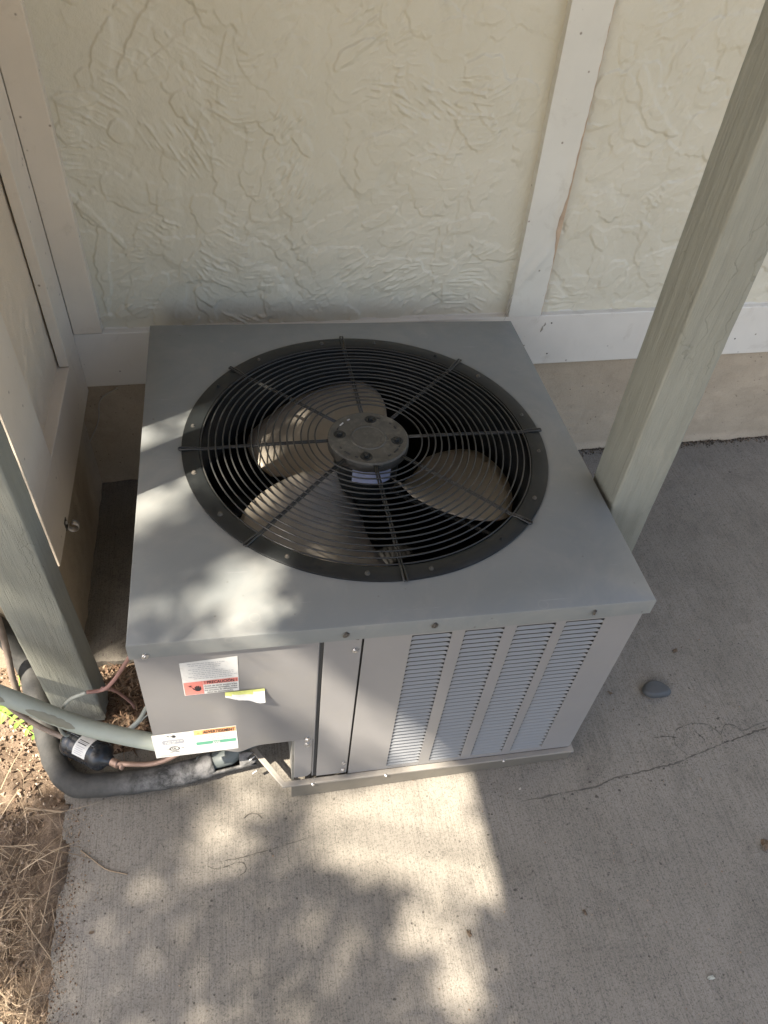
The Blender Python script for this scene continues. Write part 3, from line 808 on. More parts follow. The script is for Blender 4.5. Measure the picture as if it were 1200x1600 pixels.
# shroud and dark inside of the cabinet
sh = MB(); sh.lathe([(.3005, UH - .010), (.2995, UH - .10), (.303, UH - .135), (.33, UH - .150)], 96, (HC[0], HC[1], 0), False, False)
sh.build('shroud', M['black'], ac, 'all')
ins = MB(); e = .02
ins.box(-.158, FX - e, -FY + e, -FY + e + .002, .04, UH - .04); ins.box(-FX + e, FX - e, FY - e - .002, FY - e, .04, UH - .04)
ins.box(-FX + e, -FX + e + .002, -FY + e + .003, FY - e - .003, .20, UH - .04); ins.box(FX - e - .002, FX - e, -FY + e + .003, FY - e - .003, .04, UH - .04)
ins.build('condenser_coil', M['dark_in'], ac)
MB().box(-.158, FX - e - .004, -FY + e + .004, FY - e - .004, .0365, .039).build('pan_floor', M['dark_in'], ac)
# motor bracket arms
br = MB()
for a in (200, 320, 80):
    ar = radians(a); d = Vector((cos(ar), sin(ar), 0)); c = Vector((HC[0], HC[1], UH - .095))
    br.tube([c + d * .06, c + d * .29 + Vector((0, 0, .01))], .004, 6)
br.build('motor_arm', M['black'], ac)
o = MB().tube(spline([(HC[0] - .06, HC[1] - .03, UH - .09), (HC[0] - .10, HC[1] - .02, UH - .12), (HC[0] - .17, HC[1] - .07, UH - .115), (HC[0] - .25, HC[1] - .12, UH - .13)], 6), .0035, 6).build('motor_lead', M['black'], ac, 'all')

# ------------------------------------------------------------------ labels (flat stickers on the front)
LY = FYf - .0006
def quad_label(name, P, mat, parent, dy=0, loc=None):
    mb = MB(); n_ = len(P); y = LY - dy
    mb.add([(x, y, z) for x, z in P], [tuple(range(n_))]); return mb.build(name, mat, parent)
def rrect(x0, x1, z0, z1, r, tilt=0, cxz=None, n_=4):
    P = []
    for cx, cz, a0 in ((x1 - r, z1 - r, 0), (x0 + r, z1 - r, pi / 2), (x0 + r, z0 + r, pi), (x1 - r, z0 + r, 1.5 * pi)):
        for k in range(n_): P.append((cx + r * cos(a0 + k * pi / 2 / (n_ - 1)), cz + r * sin(a0 + k * pi / 2 / (n_ - 1))))
    if tilt:
        c = cxz or ((x0 + x1) / 2, (z0 + z1) / 2)
        P = [(c[0] + (x - c[0]) * cos(tilt) - (z - c[1]) * sin(tilt), c[1] + (x - c[0]) * sin(tilt) + (z - c[1]) * cos(tilt)) for x, z in P]
    return P
def text(body, x0, x1, z, hgt, mat, parent, dy=.0006, name='lettering', bold=.0, tilt=0):
    cu = bpy.data.curves.new(name, 'FONT'); cu.body = body; cu.size = 1; cu.offset = bold; cu.resolution_u = 2
    tmp = bpy.data.objects.new('tmp', cu); COL.objects.link(tmp); bpy.context.view_layer.update()
    me = bpy.data.meshes.new_from_object(tmp.evaluated_get(bpy.context.evaluated_depsgraph_get()))
    bpy.data.objects.remove(tmp); bpy.data.curves.remove(cu)
    co = np.zeros(len(me.vertices) * 3); me.vertices.foreach_get('co', co); co = co.reshape(-1, 3)
    mn, mx = co.min(0), co.max(0); u = (co[:, 0] - mn[0]) / (mx[0] - mn[0]); v = co[:, 1] / .72
    X = x0 + u * (x1 - x0); Z = z + v * hgt + (X - x0) * tilt
    me.vertices.foreach_set('co', np.stack([X, np.full(len(X), LY - dy), Z], 1).reshape(-1)); me.materials.clear(); me.materials.append(mat); me.update()
    return link(name, me, parent)
def dashes(rows, x0, x1, mat, parent, hgt=.0011, dy=.0006, name='fine_print'):
    mb = MB()
    for z, a, b in rows:
        x = x0 + (x1 - x0) * a
        while x < x0 + (x1 - x0) * b:
            w_ = random.uniform(.0015, .0055); 
            mb.add([(x, LY - dy, z), (x + w_, LY - dy, z), (x + w_, LY - dy, z + hgt), (x, LY - dy, z + hgt)], [(0, 1, 2, 3)])
            x += w_ + random.uniform(.0008, .0016)
    return tag(mb.build(name, mat, parent), kind=None)
def hand(cx, cz, s, mat, parent, dy=.0008):
    mb = MB(); y = LY - dy
    def poly(P): mb.add([(cx + x * s, y, cz + z * s) for x, z in P], [tuple(range(len(P)))])
    poly([(-.30, -.35), (-.12, -.52), (.15, -.52), (.32, -.30), (.33, .02), (-.30, .02)])
    for k, (x, t) in enumerate([(-.235, .40), (-.07, .52), (.095, .50), (.26, .36)]):
        poly([(x - .068, .03), (x + .068, .03), (x + .062, t - .04), (x, t), (x - .062, t - .04)])
    poly([(-.31, -.30), (-.31, -.05), (-.50, .18), (-.58, .12), (-.45, -.15)])
    return mb.build('hand_symbol', mat, parent)
def bolt_sym(x, z, s, mat, parent, dy=.0008):
    mb = MB(); y = LY - dy
    P = [(-1, .55), (.55, .30), (-.25, -.05), (.45, -.30), (.10, -.75), (.75, -.45), (.95, -.75), (1.0, -.1), (.35, -.12), (.95, .38), (-1, .62)]
    mb.add([(x + a * s, y, z + b * s) for a, b in [(-1, .62), (.8, .36), (.15, -.02), (.75, -.38), (.55, -.50), (-.28, .02), (.28, .30)]], [(0, 6, 1), (1, 6, 5), (1, 5, 2), (2, 5, 4), (2, 4, 3)])
    return mb.build('shock_symbol', mat, parent)

# upper warning label
L1 = quad_label('warning_label', [(-.3345, .463), (-.2505, .469), (-.2520, .3745), (-.3345, .3735)], M['paper'], ac)
L1['label'] = 'white and red Spanish warning label'
dashes([(.4585, .12, .8), (.4535, .14, .68), (.4485, .3, .72), (.4435, .12, .6), (.4385, .2, .75), (.4335, .12, .9), (.4285, .2, .92), (.4235, .1, .95), (.4185, .2, .9)], -.333, -.253, M['ink_gray'], L1)
quad_label('red_panel', [(-.3335, .4100), (-.3050, .4108), (-.3050, .3752), (-.3335, .3748)], M['red'], L1, .0003)
quad_label('red_band', [(-.3045, .4108), (-.2525, .4125), (-.2525, .4015), (-.3045, .4005)], M['red'], L1, .0003)
hand(-.3135, .392, .0145, M['ink'], L1); bolt_sym(-.3255, .399, .0060, M['ink'], L1)
text('! PRECAUCIÓN !', -.3025, -.2545, .4026, .0075, M['ink'], L1, bold=.02)
for k, s_ in enumerate(['Antes de tener acceso a los', 'dispositivos terminales, todos', 'los circuitos de alimentación', 'deben ser desconectados.']):
    text(s_, -.3035 + (.003 if k == 3 else 0), -.2545 - (.006 if k == 3 else 0), .3945 - k * .0060, .0042, M['ink'], L1, bold=.015)
# lower label pair
L2 = quad_label('rating_label', [(-.3985, .2615), (-.3325, .2630), (-.3325, .1850), (-.3990, .1835)], M['paper'], ac)
L2['label'] = 'white rating label with listing mark'
L3 = quad_label('notice_label', [(-.3322, .2640), (-.2620, .2660), (-.2615, .1872), (-.3322, .1850)], M['paper'], ac)
L3['label'] = 'white notice label with orange and green bands'
quad_label('orange_band', [(-.3312, .2630), (-.2630, .2648), (-.2630, .2500), (-.3312, .2485)], M['orange'], L3, .0003)
quad_label('yellow_patch', [(-.3312, .2630), (-.3185, .2633), (-.3185, .2487), (-.3312, .2485)], M['yellow'], L3, .0005)
text('ADVERTISSEMENT', -.3165, -.2650, .2520, .0098, M['ink'], L3, .0008, bold=.02)
b = MB().add([(-.3285, LY - .0008, .2510), (-.3205, LY - .0008, .2510), (-.3245, LY - .0008, .2605)], [(0, 1, 2)]).build('alert_triangle', M['orange'], L3)
dashes([(.2440, .12, .92), (.2385, .22, .88), (.2335, .15, .9), (.2290, .15, .85)], -.330, -.264, M['ink_gray'], L3, .0016)
quad_label('green_band', [(-.3300, .2240), (-.2640, .2250), (-.2640, .2150), (-.3300, .2140)], M['green_ink'], L3, .0003)
text('AVIS', -.3035, -.2905, .2155, .0075, M['paper'], L3, .0008, bold=.03)
dashes([(.2095, .2, .9), (.2055, .15, .85), (.2015, .15, .9), (.1975, .1, .85), (.1930, .2, .7)], -.330, -.264, M['ink_gray'], L3, .0012)
hand(-.3640, .2535, .0085, M['ink'], L2); bolt_sym(-.3740, .2545, .0048, M['ink'], L2)
quad_label('dark_plate', rrect(-.3840, -.3490, .2270, .2415, .004), M['ink_gray'], L2, .0003)
dashes([(.2350, .1, .9), (.2300, .08, .6)], -.3825, -.3505, M['paper'], L2, .0022)
mb = MB(); P = [(-.3665 + .0085 * cos(a), LY - .0006, .2115 + .0068 * sin(a)) for a in np.linspace(0, 2 * pi, 24, endpoint=False)]
Q = [(-.3665 + .0070 * cos(a), LY - .0006, .2115 + .0054 * sin(a)) for a in np.linspace(0, 2 * pi, 24, endpoint=False)]
mb.add(P + Q, [(i, (i + 1) % 24, (i + 1) % 24 + 24, i + 24) for i in range(24)]); mb.build('listing_ring', M['ink'], L2)
text('UL', -.3700, -.3630, .2088, .0055, M['ink'], L2, bold=.02); text('US', -.3555, -.3510, .2100, .0038, M['ink'], L2, bold=.02); text('C', -.3785, -.3760, .2080, .0034, M['ink'], L2, bold=.02)
text('LISTED', -.3740, -.3590, .1995, .0030, M['ink'], L2, bold=.02)
dashes([(.2190, .08, .95), (.1895, .1, .95)], -.398, -.334, M['ink_gray'], L2, .0012)
# torn yellow sticker curling off the panel
mb = MB(); N = 24; vs = []; tz = []
for i in range(N + 1):
    t = i / N; x = -.274 + .061 * t
    low_ = .3655 - .010 * min(1, t * 2.2) - .0035 * sin(t * 9) * (t > .3) - .004 * t - random.random() * .0009
    for k in range(5):
        s_ = k / 4; z = .3735 + (low_ - .3735) * s_
        vs.append((x, LY - .0010 - .011 * s_ ** 2 * (.35 + .65 * t), z))
mb.add(vs, [(5 * i + k, 5 * (i + 1) + k, 5 * (i + 1) + k + 1, 5 * i + k + 1) for i in range(N) for k in range(4)])
ys_ = mb.build('torn_sticker', M['yellow'], ac, 'all'); ys_['label'] = 'torn yellow sticker strip curling off'
ys_.data.materials.append(M['paper'])
for p_ in ys_.data.polygons:
    zc = sum(ys_.data.vertices[i].co.z for i in p_.vertices) / 4
    if zc < .3655: p_.material_index = 1

# ------------------------------------------------------------------ pipes and cables
def thing_tube(name, pts, r, mat, label, cat, n=14, sub=10, wob=0, group=None):
    P = spline(pts, sub)
    rr = [r * (1 + random.uniform(-wob, wob)) for _ in P] if wob else r
    o = MB().tube(P, rr, n).build(name, M[mat], None, 'all'); return tag(o, label, cat, group)

foam = [(-.88, .02, .30), (-.76, -.035, .20), (-.715, -.045, .11), (-.688, -.075, .045), (-.662, -.150, .016), (-.637, -.225, .012), (-.610, -.292, .012),
        (-.572, -.335, .012), (-.510, -.345, .014), (-.43, -.347, .016), (-.36, -.343, .020), (-.312, -.335, .026)]
F = tag(empty('insulated_pipe', (foam[7])), 'thick black foam insulated pipe curving over the slab corner into the condenser', 'pipe')
off = Vector(foam[7])
P = spline([Vector(p) - off for p in foam], 10)
MB().tube(P, [.0225 * (1 + .03 * sin(i * .9) + random.uniform(-.015, .015)) for i in range(len(P))], 20).build('foam_sleeve', M['foam'], F, 'all')
# split end: dark outer shell, a pale lining flap, and the bare gray pipe going on into the unit
e0 = Vector(foam[-1]) - off; random.seed(5)
MB().tube([e0 - Vector((.03, 0, .000)), e0 + Vector((.03, .006, .006)), e0 + Vector((.10, .04, .03)), e0 + Vector((.14, .10, .06))], .0165, 14).build('bare_pipe', M['bare_pipe'], F, 'all')
def shell(name, mat, x0_, x1_, a0, a1, r_, th, jag):
    mb = MB(); vs = []; n1, n2 = 12, 12
    for i in range(n1 + 1):
        for k in range(n2 + 1):
            s_ = k / n2; a = a0 + (a1 - a0) * s_; end = x1_ + jag * (vr[k % len(vr)] - .5); x = x0_ + (end - x0_) * i / n1
            vs.append(e0 + Vector((x, cos(a) * r_ + .10 * x, sin(a) * r_ + .05 * x)))
    mb.add(vs, [(i * (n2 + 1) + k, i * (n2 + 1) + k + 1, (i + 1) * (n2 + 1) + k + 1, (i + 1) * (n2 + 1) + k) for i in range(n1) for k in range(n2)])
    o = mb.build(name, mat, F, 'all'); m = o.modifiers.new('t', 'SOLIDIFY'); m.thickness = th
vr = [random.random() for _ in range(13)]
shell('split_sleeve', M['foam'], -.01, .050, pi * .95, pi * 1.75, .0225, .004, .040)
vr = [random.random() for _ in range(13)]
shell('torn_flap', M['foam_white'], -.012, .040, pi * .98, pi * 1.30, .0200, .002, .03)
vr = [random.random() for _ in range(13)]
shell('torn_end', M['foam'], .050, .072, pi * .55, pi * 1.45, .0225, .004, .02)
mb = MB()
for b0, k_ in ((e0 + Vector((.070, -.012, .020)), 1), (e0 + Vector((.073, -.026, -.010)), .9)):
    mb.add([b0, b0 + Vector((.012, .004, .002)) * k_, b0 + Vector((.010, -.003, .014)) * k_, b0 + Vector((-.001, -.006, .006)) * k_], [(0, 1, 2, 3)])
o = mb.build('torn_shred', M['foam_white'], F); m = o.modifiers.new('t', 'SOLIDIFY'); m.thickness = .002

# gray conduit in front of the post
CM = Vector((-.523, -.33, .224))
cond = tag(empty('conduit', CM), 'gray green conduit with worn patches crossing in front of the left post', 'conduit')
P = [p - CM for p in spline([(-.86, -.235, .43), (-.735, -.268, .357), (-.63, -.300, .297), (-.523, -.330, .226), (-.455, -.347, .200), (-.388, -.363, .184)], 12)]
RC = .0150
MB().tube(P, RC, 24).build('conduit_pipe', M['conduit'], cond, 'all')
def patch(i0, i1, a_mid, a_half, name='worn_patch'):
    mb = MB(); vs = []; NA = 9
    for i in range(i0 * 2, i1 * 2 + 1):
        p = P[i // 2] if i % 2 == 0 else (P[i // 2] + P[i // 2 + 1]) * .5
        d = (P[i // 2 + 1] - P[i // 2 - 1]).normalized(); u = Vector((0, 0, 1)); u = (u - d * u.dot(d)).normalized(); w_ = d.cross(u)
        t = (i - i0 * 2) / max(1, (i1 - i0) * 2); hf = a_half * (max(.02, sin(pi * t)) ** .5) * (1 + .12 * sin(i * 2.1))
        for k in range(NA):
            a = a_mid + (k / (NA - 1) - .5) * 2 * hf; vs.append(p + (u * cos(a) + w_ * sin(a)) * (RC + .0004))
    n_ = (i1 - i0) * 2
    mb.add(vs, [(i * NA + k, i * NA + k + 1, (i + 1) * NA + k + 1, (i + 1) * NA + k) for i in range(n_) for k in range(NA - 1)])
    mb.build(name, M['conduit_worn'], cond, 'all')
patch(28, 36, .95, .52); patch(19, 25, .95, .5)

# liquid line with its black filter drier
fd0, fd1 = Vector((-.582, -.266, .058)), Vector((-.499, -.326, .074))
ax = (fd1 - fd0).normalized(); mid = (fd0 + fd1) / 2
line = tag(empty('liquid_line', mid), 'thin copper line with a black filter drier canister and white label beside the pipes', 'pipe')
L_ = (fd1 - fd0).length; u = Vector((0, 0, 1)); u = (u - ax * u.dot(ax)).normalized(); w_ = ax.cross(u)
prof = [(-.10, .008), (-.02, .010), (.0, .018), (.03, .0245), (.07, .0262), (.12, .0272), (.16, .0262), (.20, .0258), (.24, .0270), (.27, .0262), (.72, .0262), (.75, .0272), (.79, .0272), (.82, .0262), (.87, .0255), (.93, .018), (1.0, .0105), (1.07, .0085)]
vs = []; n_ = 40
for t, r_ in prof:
    c = fd0 - mid + ax * (t * L_)
    for k in range(n_): vs.append(c + (u * cos(2 * pi * k / n_) + w_ * sin(2 * pi * k / n_)) * r_)
fs = [(i * n_ + k, i * n_ + (k + 1) % n_, (i + 1) * n_ + (k + 1) % n_, (i + 1) * n_ + k) for i in range(len(prof) - 1) for k in range(n_)]
fs += [tuple(range(n_)), tuple((len(prof) - 1) * n_ + k for k in range(n_))]
dr = MB().add(vs, fs).build('filter_drier', M['drier'], line, 'all')
def on_drier(t, a, lift): return fd0 - mid + ax * (t * L_) + (u * cos(a) + w_ * sin(a)) * (.0262 + lift)
# angle that faces the camera
cv = (Vector(cam.location) - mid); a_cam = math.atan2(cv.dot(w_), cv.dot(u))
def drier_patch(name, t0, t1, a0, a1, mat, lift):
    vs = []; na = 10
    for i in range(na + 1):
        a = a0 + (a1 - a0) * i / na; vs += [on_drier(t0, a, lift), on_drier(t1, a, lift)]
    return MB().add(vs, [(2 * i, 2 * i + 1, 2 * i + 3, 2 * i + 2) for i in range(na)]).build(name, mat, dr, 'all')
sgn = 1 if on_drier(.5, a_cam + .3, 0).y < on_drier(.5, a_cam, 0).y else -1
def A_(f): return a_cam + sgn * f
drier_patch('drier_label', .36, .66, A_(-.95), A_(.75), M['paper'], .0004)
drier_patch('print_bar', .40, .62, A_(-.42), A_(-.36), M['ink'], .0007)
drier_patch('print_bar', .40, .62, A_(-.30), A_(-.26), M['ink_gray'], .0007)
drier_patch('print_bar', .40, .60, A_(-.20), A_(-.13), M['ink'], .0007)
for k in range(5):
    drier_patch('print_bar', .40, .60 - .03 * (k % 2), A_(.02 + k * .13), A_(.05 + k * .13), M['ink_gray'], .0007)
drier_patch('print_strip', .14, .34, A_(-.52), A_(-.49), M['ink_gray'], .0004)
drier_patch('print_strip', .68, .80, A_(-.34), A_(-.31), M['ink_gray'], .0004)
def ln(name, pts, r, mat, par=line):
    return MB().tube([p - mid for p in spline(pts, 10)], r, 12).build(name, M[mat], par, 'all')
ln('copper_tube', [fd0 - ax * .004, fd0 - ax * .03, (-.634, -.238, .072), (-.668, -.225, .115), (-.70, -.215, .19), (-.80, -.20, .34)], .0052, 'dull_pipe')
ln('brass_stub', [fd1 + ax * .003, fd1 + ax * .022], .0078, 'copper')
ln('copper_tube', [fd1 + ax * .018, (-.461, -.343, .082), (-.424, -.346, .078), (-.395, -.345, .084), (-.362, -.338, .100), (-.320, -.310, .120)], .0048, 'copper')
ln('copper_tube', [fd1 + ax * .030, fd1 + ax * .034], .0065, 'copper')

# service cable that loops from the unit round the conduit
cable = [(-.400, -.33, .415), (-.430, -.300, .334), (-.455, -.297, .290), (-.474, -.296, .270), (-.499, -.300, .274), (-.528, -.300, .259), (-.547, -.303, .236), (-.560, -.308, .205), (-.572, -.292, .150), (-.578, -.275, .095), (-.565, -.268, .075)]
o0 = Vector(cable[3]); C_ = tag(empty('control_cable', o0), 'thin cable looping from the condenser corner over the gray conduit', 'cable')
MB().tube([p - o0 for p in spline(cable[:5], 8)], .0034, 8).build('cable_red_part', M['cable_red'], C_, 'all')
MB().tube([p - o0 for p in spline(cable[4:], 8)], .0032, 8).build('cable_gray_part', M['cable'], C_, 'all')
MB().tube([p - o0 for p in spline([(-.474, -.294, .272), (-.468, -.27, .225), (-.470, -.235, .150), (-.463, -.215, .08), (-.47, -.19, .02)], 8)], .0030, 8).build('cable_branch', M['cable_red'], C_, 'all')
thing_tube('gray_cable', [(-.392, -.25, .165), (-.425, -.252, .124), (-.447, -.255, .083), (-.476, -.258, .052), (-.505, -.262, .040), (-.535, -.262, .050), (-.560, -.265, .06)], .0042, 'cable', 'gray cable arching out of the condenser side behind the conduit', 'cable')
thing_tube('thin_wire', [(-.400, -.22, .06), (-.44, -.215, .03), (-.475, -.235, .012), (-.52, -.25, .008)], .0016, 'cable', 'thin pale wire lying on the dirt between condenser and left post', 'wire')
thing_tube('pale_string', [(-.595, .507, .145), (-.560, .500, .215), (-.545, .510, .270), (-.500, .512, .302)], .0016, 'cord', 'pale string hanging in the dark corner below the wall boards', 'string')
# pipes climbing the wall end, left of the post
thing_tube('wall_pipe', [(-.712, -.118, -.03), (-.709, -.108, .05), (-.700, -.095, .13), (-.692, -.085, .22), (-.688, -.08, .34), (-.70, -.07, .6)], .0065, 'dull_pipe', 'thin brown pipe rising from the soil at the far left edge', 'pipe', wob=.05)

# ------------------------------------------------------------------ plants, litter and small things
def leaflet_mesh(L_, W_, curl):
    mb = MB(); n_ = 7; vs = []
    for i in range(n_ + 1):
        t = i / n_; w2 = W_ * .5 * sin(pi * (t ** .75)) ** .8 if 0 < t < 1 else .0003
        z = curl * t * t
        vs += [(-w2, t * L_, z + w2 * .35), (0, t * L_, z), (w2, t * L_, z + w2 * .35)]
    mb.add(vs, [(3 * i + k, 3 * i + k + 1, 3 * i + k + 4, 3 * i + k + 3) for i in range(n_) for k in (0, 1)])
    return mb.mesh('leaflet', M['leaf'], 'all')
lfm = [leaflet_mesh(.020, .0105, -.003), leaflet_mesh(.017, .0095, .002)]
def frond(label, base, tip, n_, scale, lift):
    base = Vector(base); tip = Vector(tip); root = tag(empty('green_plant', base), label, 'plant')
    d = tip - base; pts = [Vector((0, 0, -.02)), d * .02] + [d * t + Vector((0, 0, lift * sin(pi * t))) for t in (.3, .6, 1.0)]
    P_ = spline(pts[1:], 10); MB().tube([pts[0]] + P_, .0011, 6).build('stem', M['leaf'], root, 'all')
    for k in range(n_):
        t = .08 + .9 * k / (n_ - 1); p = P_[min(int(t * (len(P_) - 1)), len(P_) - 1)]; az = math.atan2(d.y, d.x)
        for s_ in (-1, 1):
            o = link('leaflet', random.choice(lfm), root); o.location = p
            o.rotation_euler = (random.uniform(-.5, .1), random.uniform(-.35, .35), az - pi / 2 + s_ * random.uniform(.95, 1.25))
            sc = scale * (1.05 - .45 * t) * random.uniform(.9, 1.1); o.scale = (sc, sc, sc)
    o = link('leaflet', lfm[0], root); o.location = P_[-1]; o.rotation_euler = (0, 0, az - pi / 2); o.scale = (scale * .6,) * 3
frond('bright green compound leaf on the sunny soil under the conduit', (-.765, -.140, .012), (-.655, -.226, .014), 9, 1.25, .018)
frond('small green sprig between the brown pipe and the foam pipe', (-.700, -.150, -.012), (-.712, -.075, .010), 4, .62, .010)

# bare crumbs, litter and straw: nobody could count them
def scatter_crumbs(n_, fn, name, mat, smin, smax, z0):
    mb = MB()
    for _ in range(n_):
        x, y = fn(); s_ = smin + (smax - smin) * random.random() ** 3
        c = Vector((x, y, z0(x, y) + s_ * .4)); e = Euler((random.random() * 6, random.random() * 6, random.random() * 6)).to_matrix()
        V_ = [c + e @ Vector(v) * s_ for v in ((1, 0, 0), (-1, 0, .2), (0, .8, 0), (0, -.9, .1), (.1, 0, .7), (0, .1, -.6))]
        mb.add(V_, [(0, 2, 4), (2, 1, 4), (1, 3, 4), (3, 0, 4), (2, 0, 5), (1, 2, 5), (3, 1, 5), (0, 3, 5)])
    return tag(mb.build(name, mat), kind='stuff')
sg = lambda x, y: G - .012
def left_soil():
    while True:
        x, y = random.uniform(-1.0, -.575), random.uniform(-1.0, .06)
        if x < -.60 + .02 * random.random() or random.random() < .15: return x, y
scatter_crumbs(9000, left_soil, 'soil_crumbs', M['crumb'], .0012, .0065, sg)
def notch_pt(): return random.uniform(-.60, -.36), random.uniform(-.268, -.052)
scatter_crumbs(1800, notch_pt, 'soil_crumbs', M['litter'], .0012, .006, lambda x, y: G - .012)
# grit strewn on the slab, thicker near the soil and along the foundation
def grit():
    k = random.random()
    if k < .35: return -.585 + abs(random.gauss(0, .022)), random.uniform(-.75, -.36)
    if k < .75: return random.uniform(.36, 1.5), YW + .006 - abs(random.gauss(0, .010))
    return random.uniform(-.58, 1.1), random.uniform(-.95, .5)
def joint():
    k = random.random()
    if k < .2: return random.uniform(.40, .56), YW - .002 - abs(random.gauss(0, .022))
    return random.uniform(.56, 1.5), YW + .002 - abs(random.gauss(0, .0075)) * (1 + .8 * sin(random.random() * 9))
scatter_crumbs(2400, joint, 'soil_crumbs', M['dark_litter'], .0010, .0045, lambda x, y: G)
scatter_crumbs(2600, grit, 'soil_crumbs', M['litter'], .0006, .0026, lambda x, y: G)

def blade_strip(mb, p, az, L_, w_, bend, lift, n_=5):
    d = Vector((cos(az), sin(az), 0)); nn = Vector((-sin(az), cos(az), 0)); vs = []
    for i in range(n_ + 1):
        t = i / n_; c = p + d * (L_ * t) + nn * (bend * L_ * t * t) + Vector((0, 0, lift * sin(pi * min(1, t * 1.05))))
        ww_ = w_ * (1 - .75 * t); vs += [c - nn * ww_ + Vector((0, 0, .0004)), c + nn * ww_]
    mb.add(vs, [(2 * i, 2 * i + 1, 2 * i + 3, 2 * i + 2) for i in range(n_)])
def grass_density(x, y):
    if x > -.585: return .02
    if y > -.40: return .07
    return min(1, .35 + (-.40 - y) * 2.6)
mb = MB(); cnt = 0
while cnt < 6800:
    x, y = random.uniform(-1.05, -.570), random.uniform(-1.05, -.25)
    if random.random() > grass_density(x, y): continue
    cnt += 1
    L_ = random.uniform(.018, .06) * random.choice((.6, 1, 1, 1.3)); az = random.uniform(0, 2 * pi)
    if x + L_ * cos(az) > -.562: az = pi - az
    blade_strip(mb, Vector((x, y, G - .010 + .022 * random.random() ** 1.5)), az, L_, random.uniform(.0003, .0009), random.gauss(0, .45), random.uniform(.0, .012))
tag(mb.build('dry_grass', M['straw']), kind='stuff')
mb = MB(); cnt = 0
while cnt < 240:
    x, y = random.uniform(-1.0, -.60), random.uniform(-1.0, -.30)
    if y > -.42 and random.random() < .75: continue
    cnt += 1; blade_strip(mb, Vector((x, y, G + .004 + .012 * random.random())), random.uniform(0, 2 * pi), random.uniform(.06, .15), random.uniform(.0007, .0012), random.gauss(0, .16), random.uniform(0, .016), 8)
tag(mb.build('pine_needles', M['straw']), kind='stuff')
mb = MB()
for _ in range(420):
    x, y = notch_pt(); blade_strip(mb, Vector((x, y, G - .008 + .01 * random.random())), random.uniform(0, 2 * pi), random.uniform(.01, .035), random.uniform(.0008, .003), random.gauss(0, .5), random.uniform(0, .006))
tag(mb.build('leaf_litter', M['litter']), kind='stuff')

def twig(label, pts, r, mat='straw', cat='twig', name='twig'):
    o0 = Vector(pts[0]); o = MB().tube([p - o0 for p in spline(pts, 8)], r, 6).build(name, M[mat], None, 'all', loc=o0); tag(o, label, cat)
zg = G + .0016
twig('curved pale straw lying alone on the concrete near the left edge', [(-.556, -.452, zg), (-.535, -.470, zg + .002), (-.508, -.492, zg), (-.470, -.507, zg + .001)], .0012, cat='straw', name='straw')
twig('short pale twig at the soil edge below the bend of the foam pipe', [(-.662, -.362, G + .012), (-.63, -.370, G + .012), (-.592, -.379, G + .010)], .0022)
twig('long thin pine needle standing out along the slab edge', [(-.588, -.425, G + .012), (-.594, -.50, G + .022), (-.605, -.585, G + .014)], .0011, cat='pine needle', name='pine_needle')
twig('long pine needle crossing onto the slab near the bottom left', [(-.642, -.545, G + .020), (-.615, -.585, G + .020), (-.582, -.628, G + .012)], .0011, cat='pine needle', name='pine_needle')
twig('tiny dark curl of fibre on the concrete below the torn insulation', [(-.262, -.435, zg), (-.250, -.428, zg), (-.236, -.431, zg), (-.228, -.440, zg)], .0008, 'dark_screw', 'fibre', 'fibre')

# dark flecks of dirt and moss in the pores of the slab
mb = MB()
for _ in range(620):
    if random.random() < .65: x, y = random.uniform(.15, 1.3), random.uniform(-.95, .45)
    else: x, y = random.uniform(-.56, .3), random.uniform(-.95, -.42)
    if random.random() < .25:
        t = random.random(); x = .40 + t * .6 + random.gauss(0, .01); y = -.475 + .11 * t + random.gauss(0, .022)
    n_ = random.choice((5, 6, 7)); s_ = .0007 + .0028 * random.random() ** 5; a0 = random.random() * 6
    P_ = []
    for k in range(n_):
        a = a0 + 2 * pi * k / n_; r_ = s_ * random.uniform(.4, 1.2); P_.append((x + r_ * cos(a) * random.uniform(.8, 1.6), y + r_ * sin(a), G + .0005))
    mb.add(P_, [tuple(range(n_))])
tag(mb.build('dirt_flecks', M['crack']), kind='stuff')

# smooth gray stone on the right
bm = bmesh.new(); bmesh.ops.create_icosphere(bm, subdivisions=4, radius=1)
for v in bm.verts:
    c = v.co; a = math.atan2(c.y, c.x); k = 1 + .10 * sin(a * 2 + .6) + .07 * sin(a * 3 + 2.2)
    z = c.z; z = math.copysign(abs(z) ** 1.0, z); z = min(z, .62 + .12 * c.x) ; z = max(z, -.55)
    if c.x < -.45 and c.z > -.1: z -= .25 * (-.45 - c.x)
    v.co = Vector((c.x * k * .030, c.y * k * .0215, z * .016))
me = bpy.data.meshes.new('stone'); bm.to_mesh(me); bm.free(); me.materials.append(M['stone'])
me.polygons.foreach_set('use_smooth', [True] * len(me.polygons))
o = link('stone', me); o.location = (.648, -.280, G + .0082); o.rotation_euler = (0, .05, -.30)
tag(o, 'smooth dark gray stone on the concrete right of the condenser', 'stone')

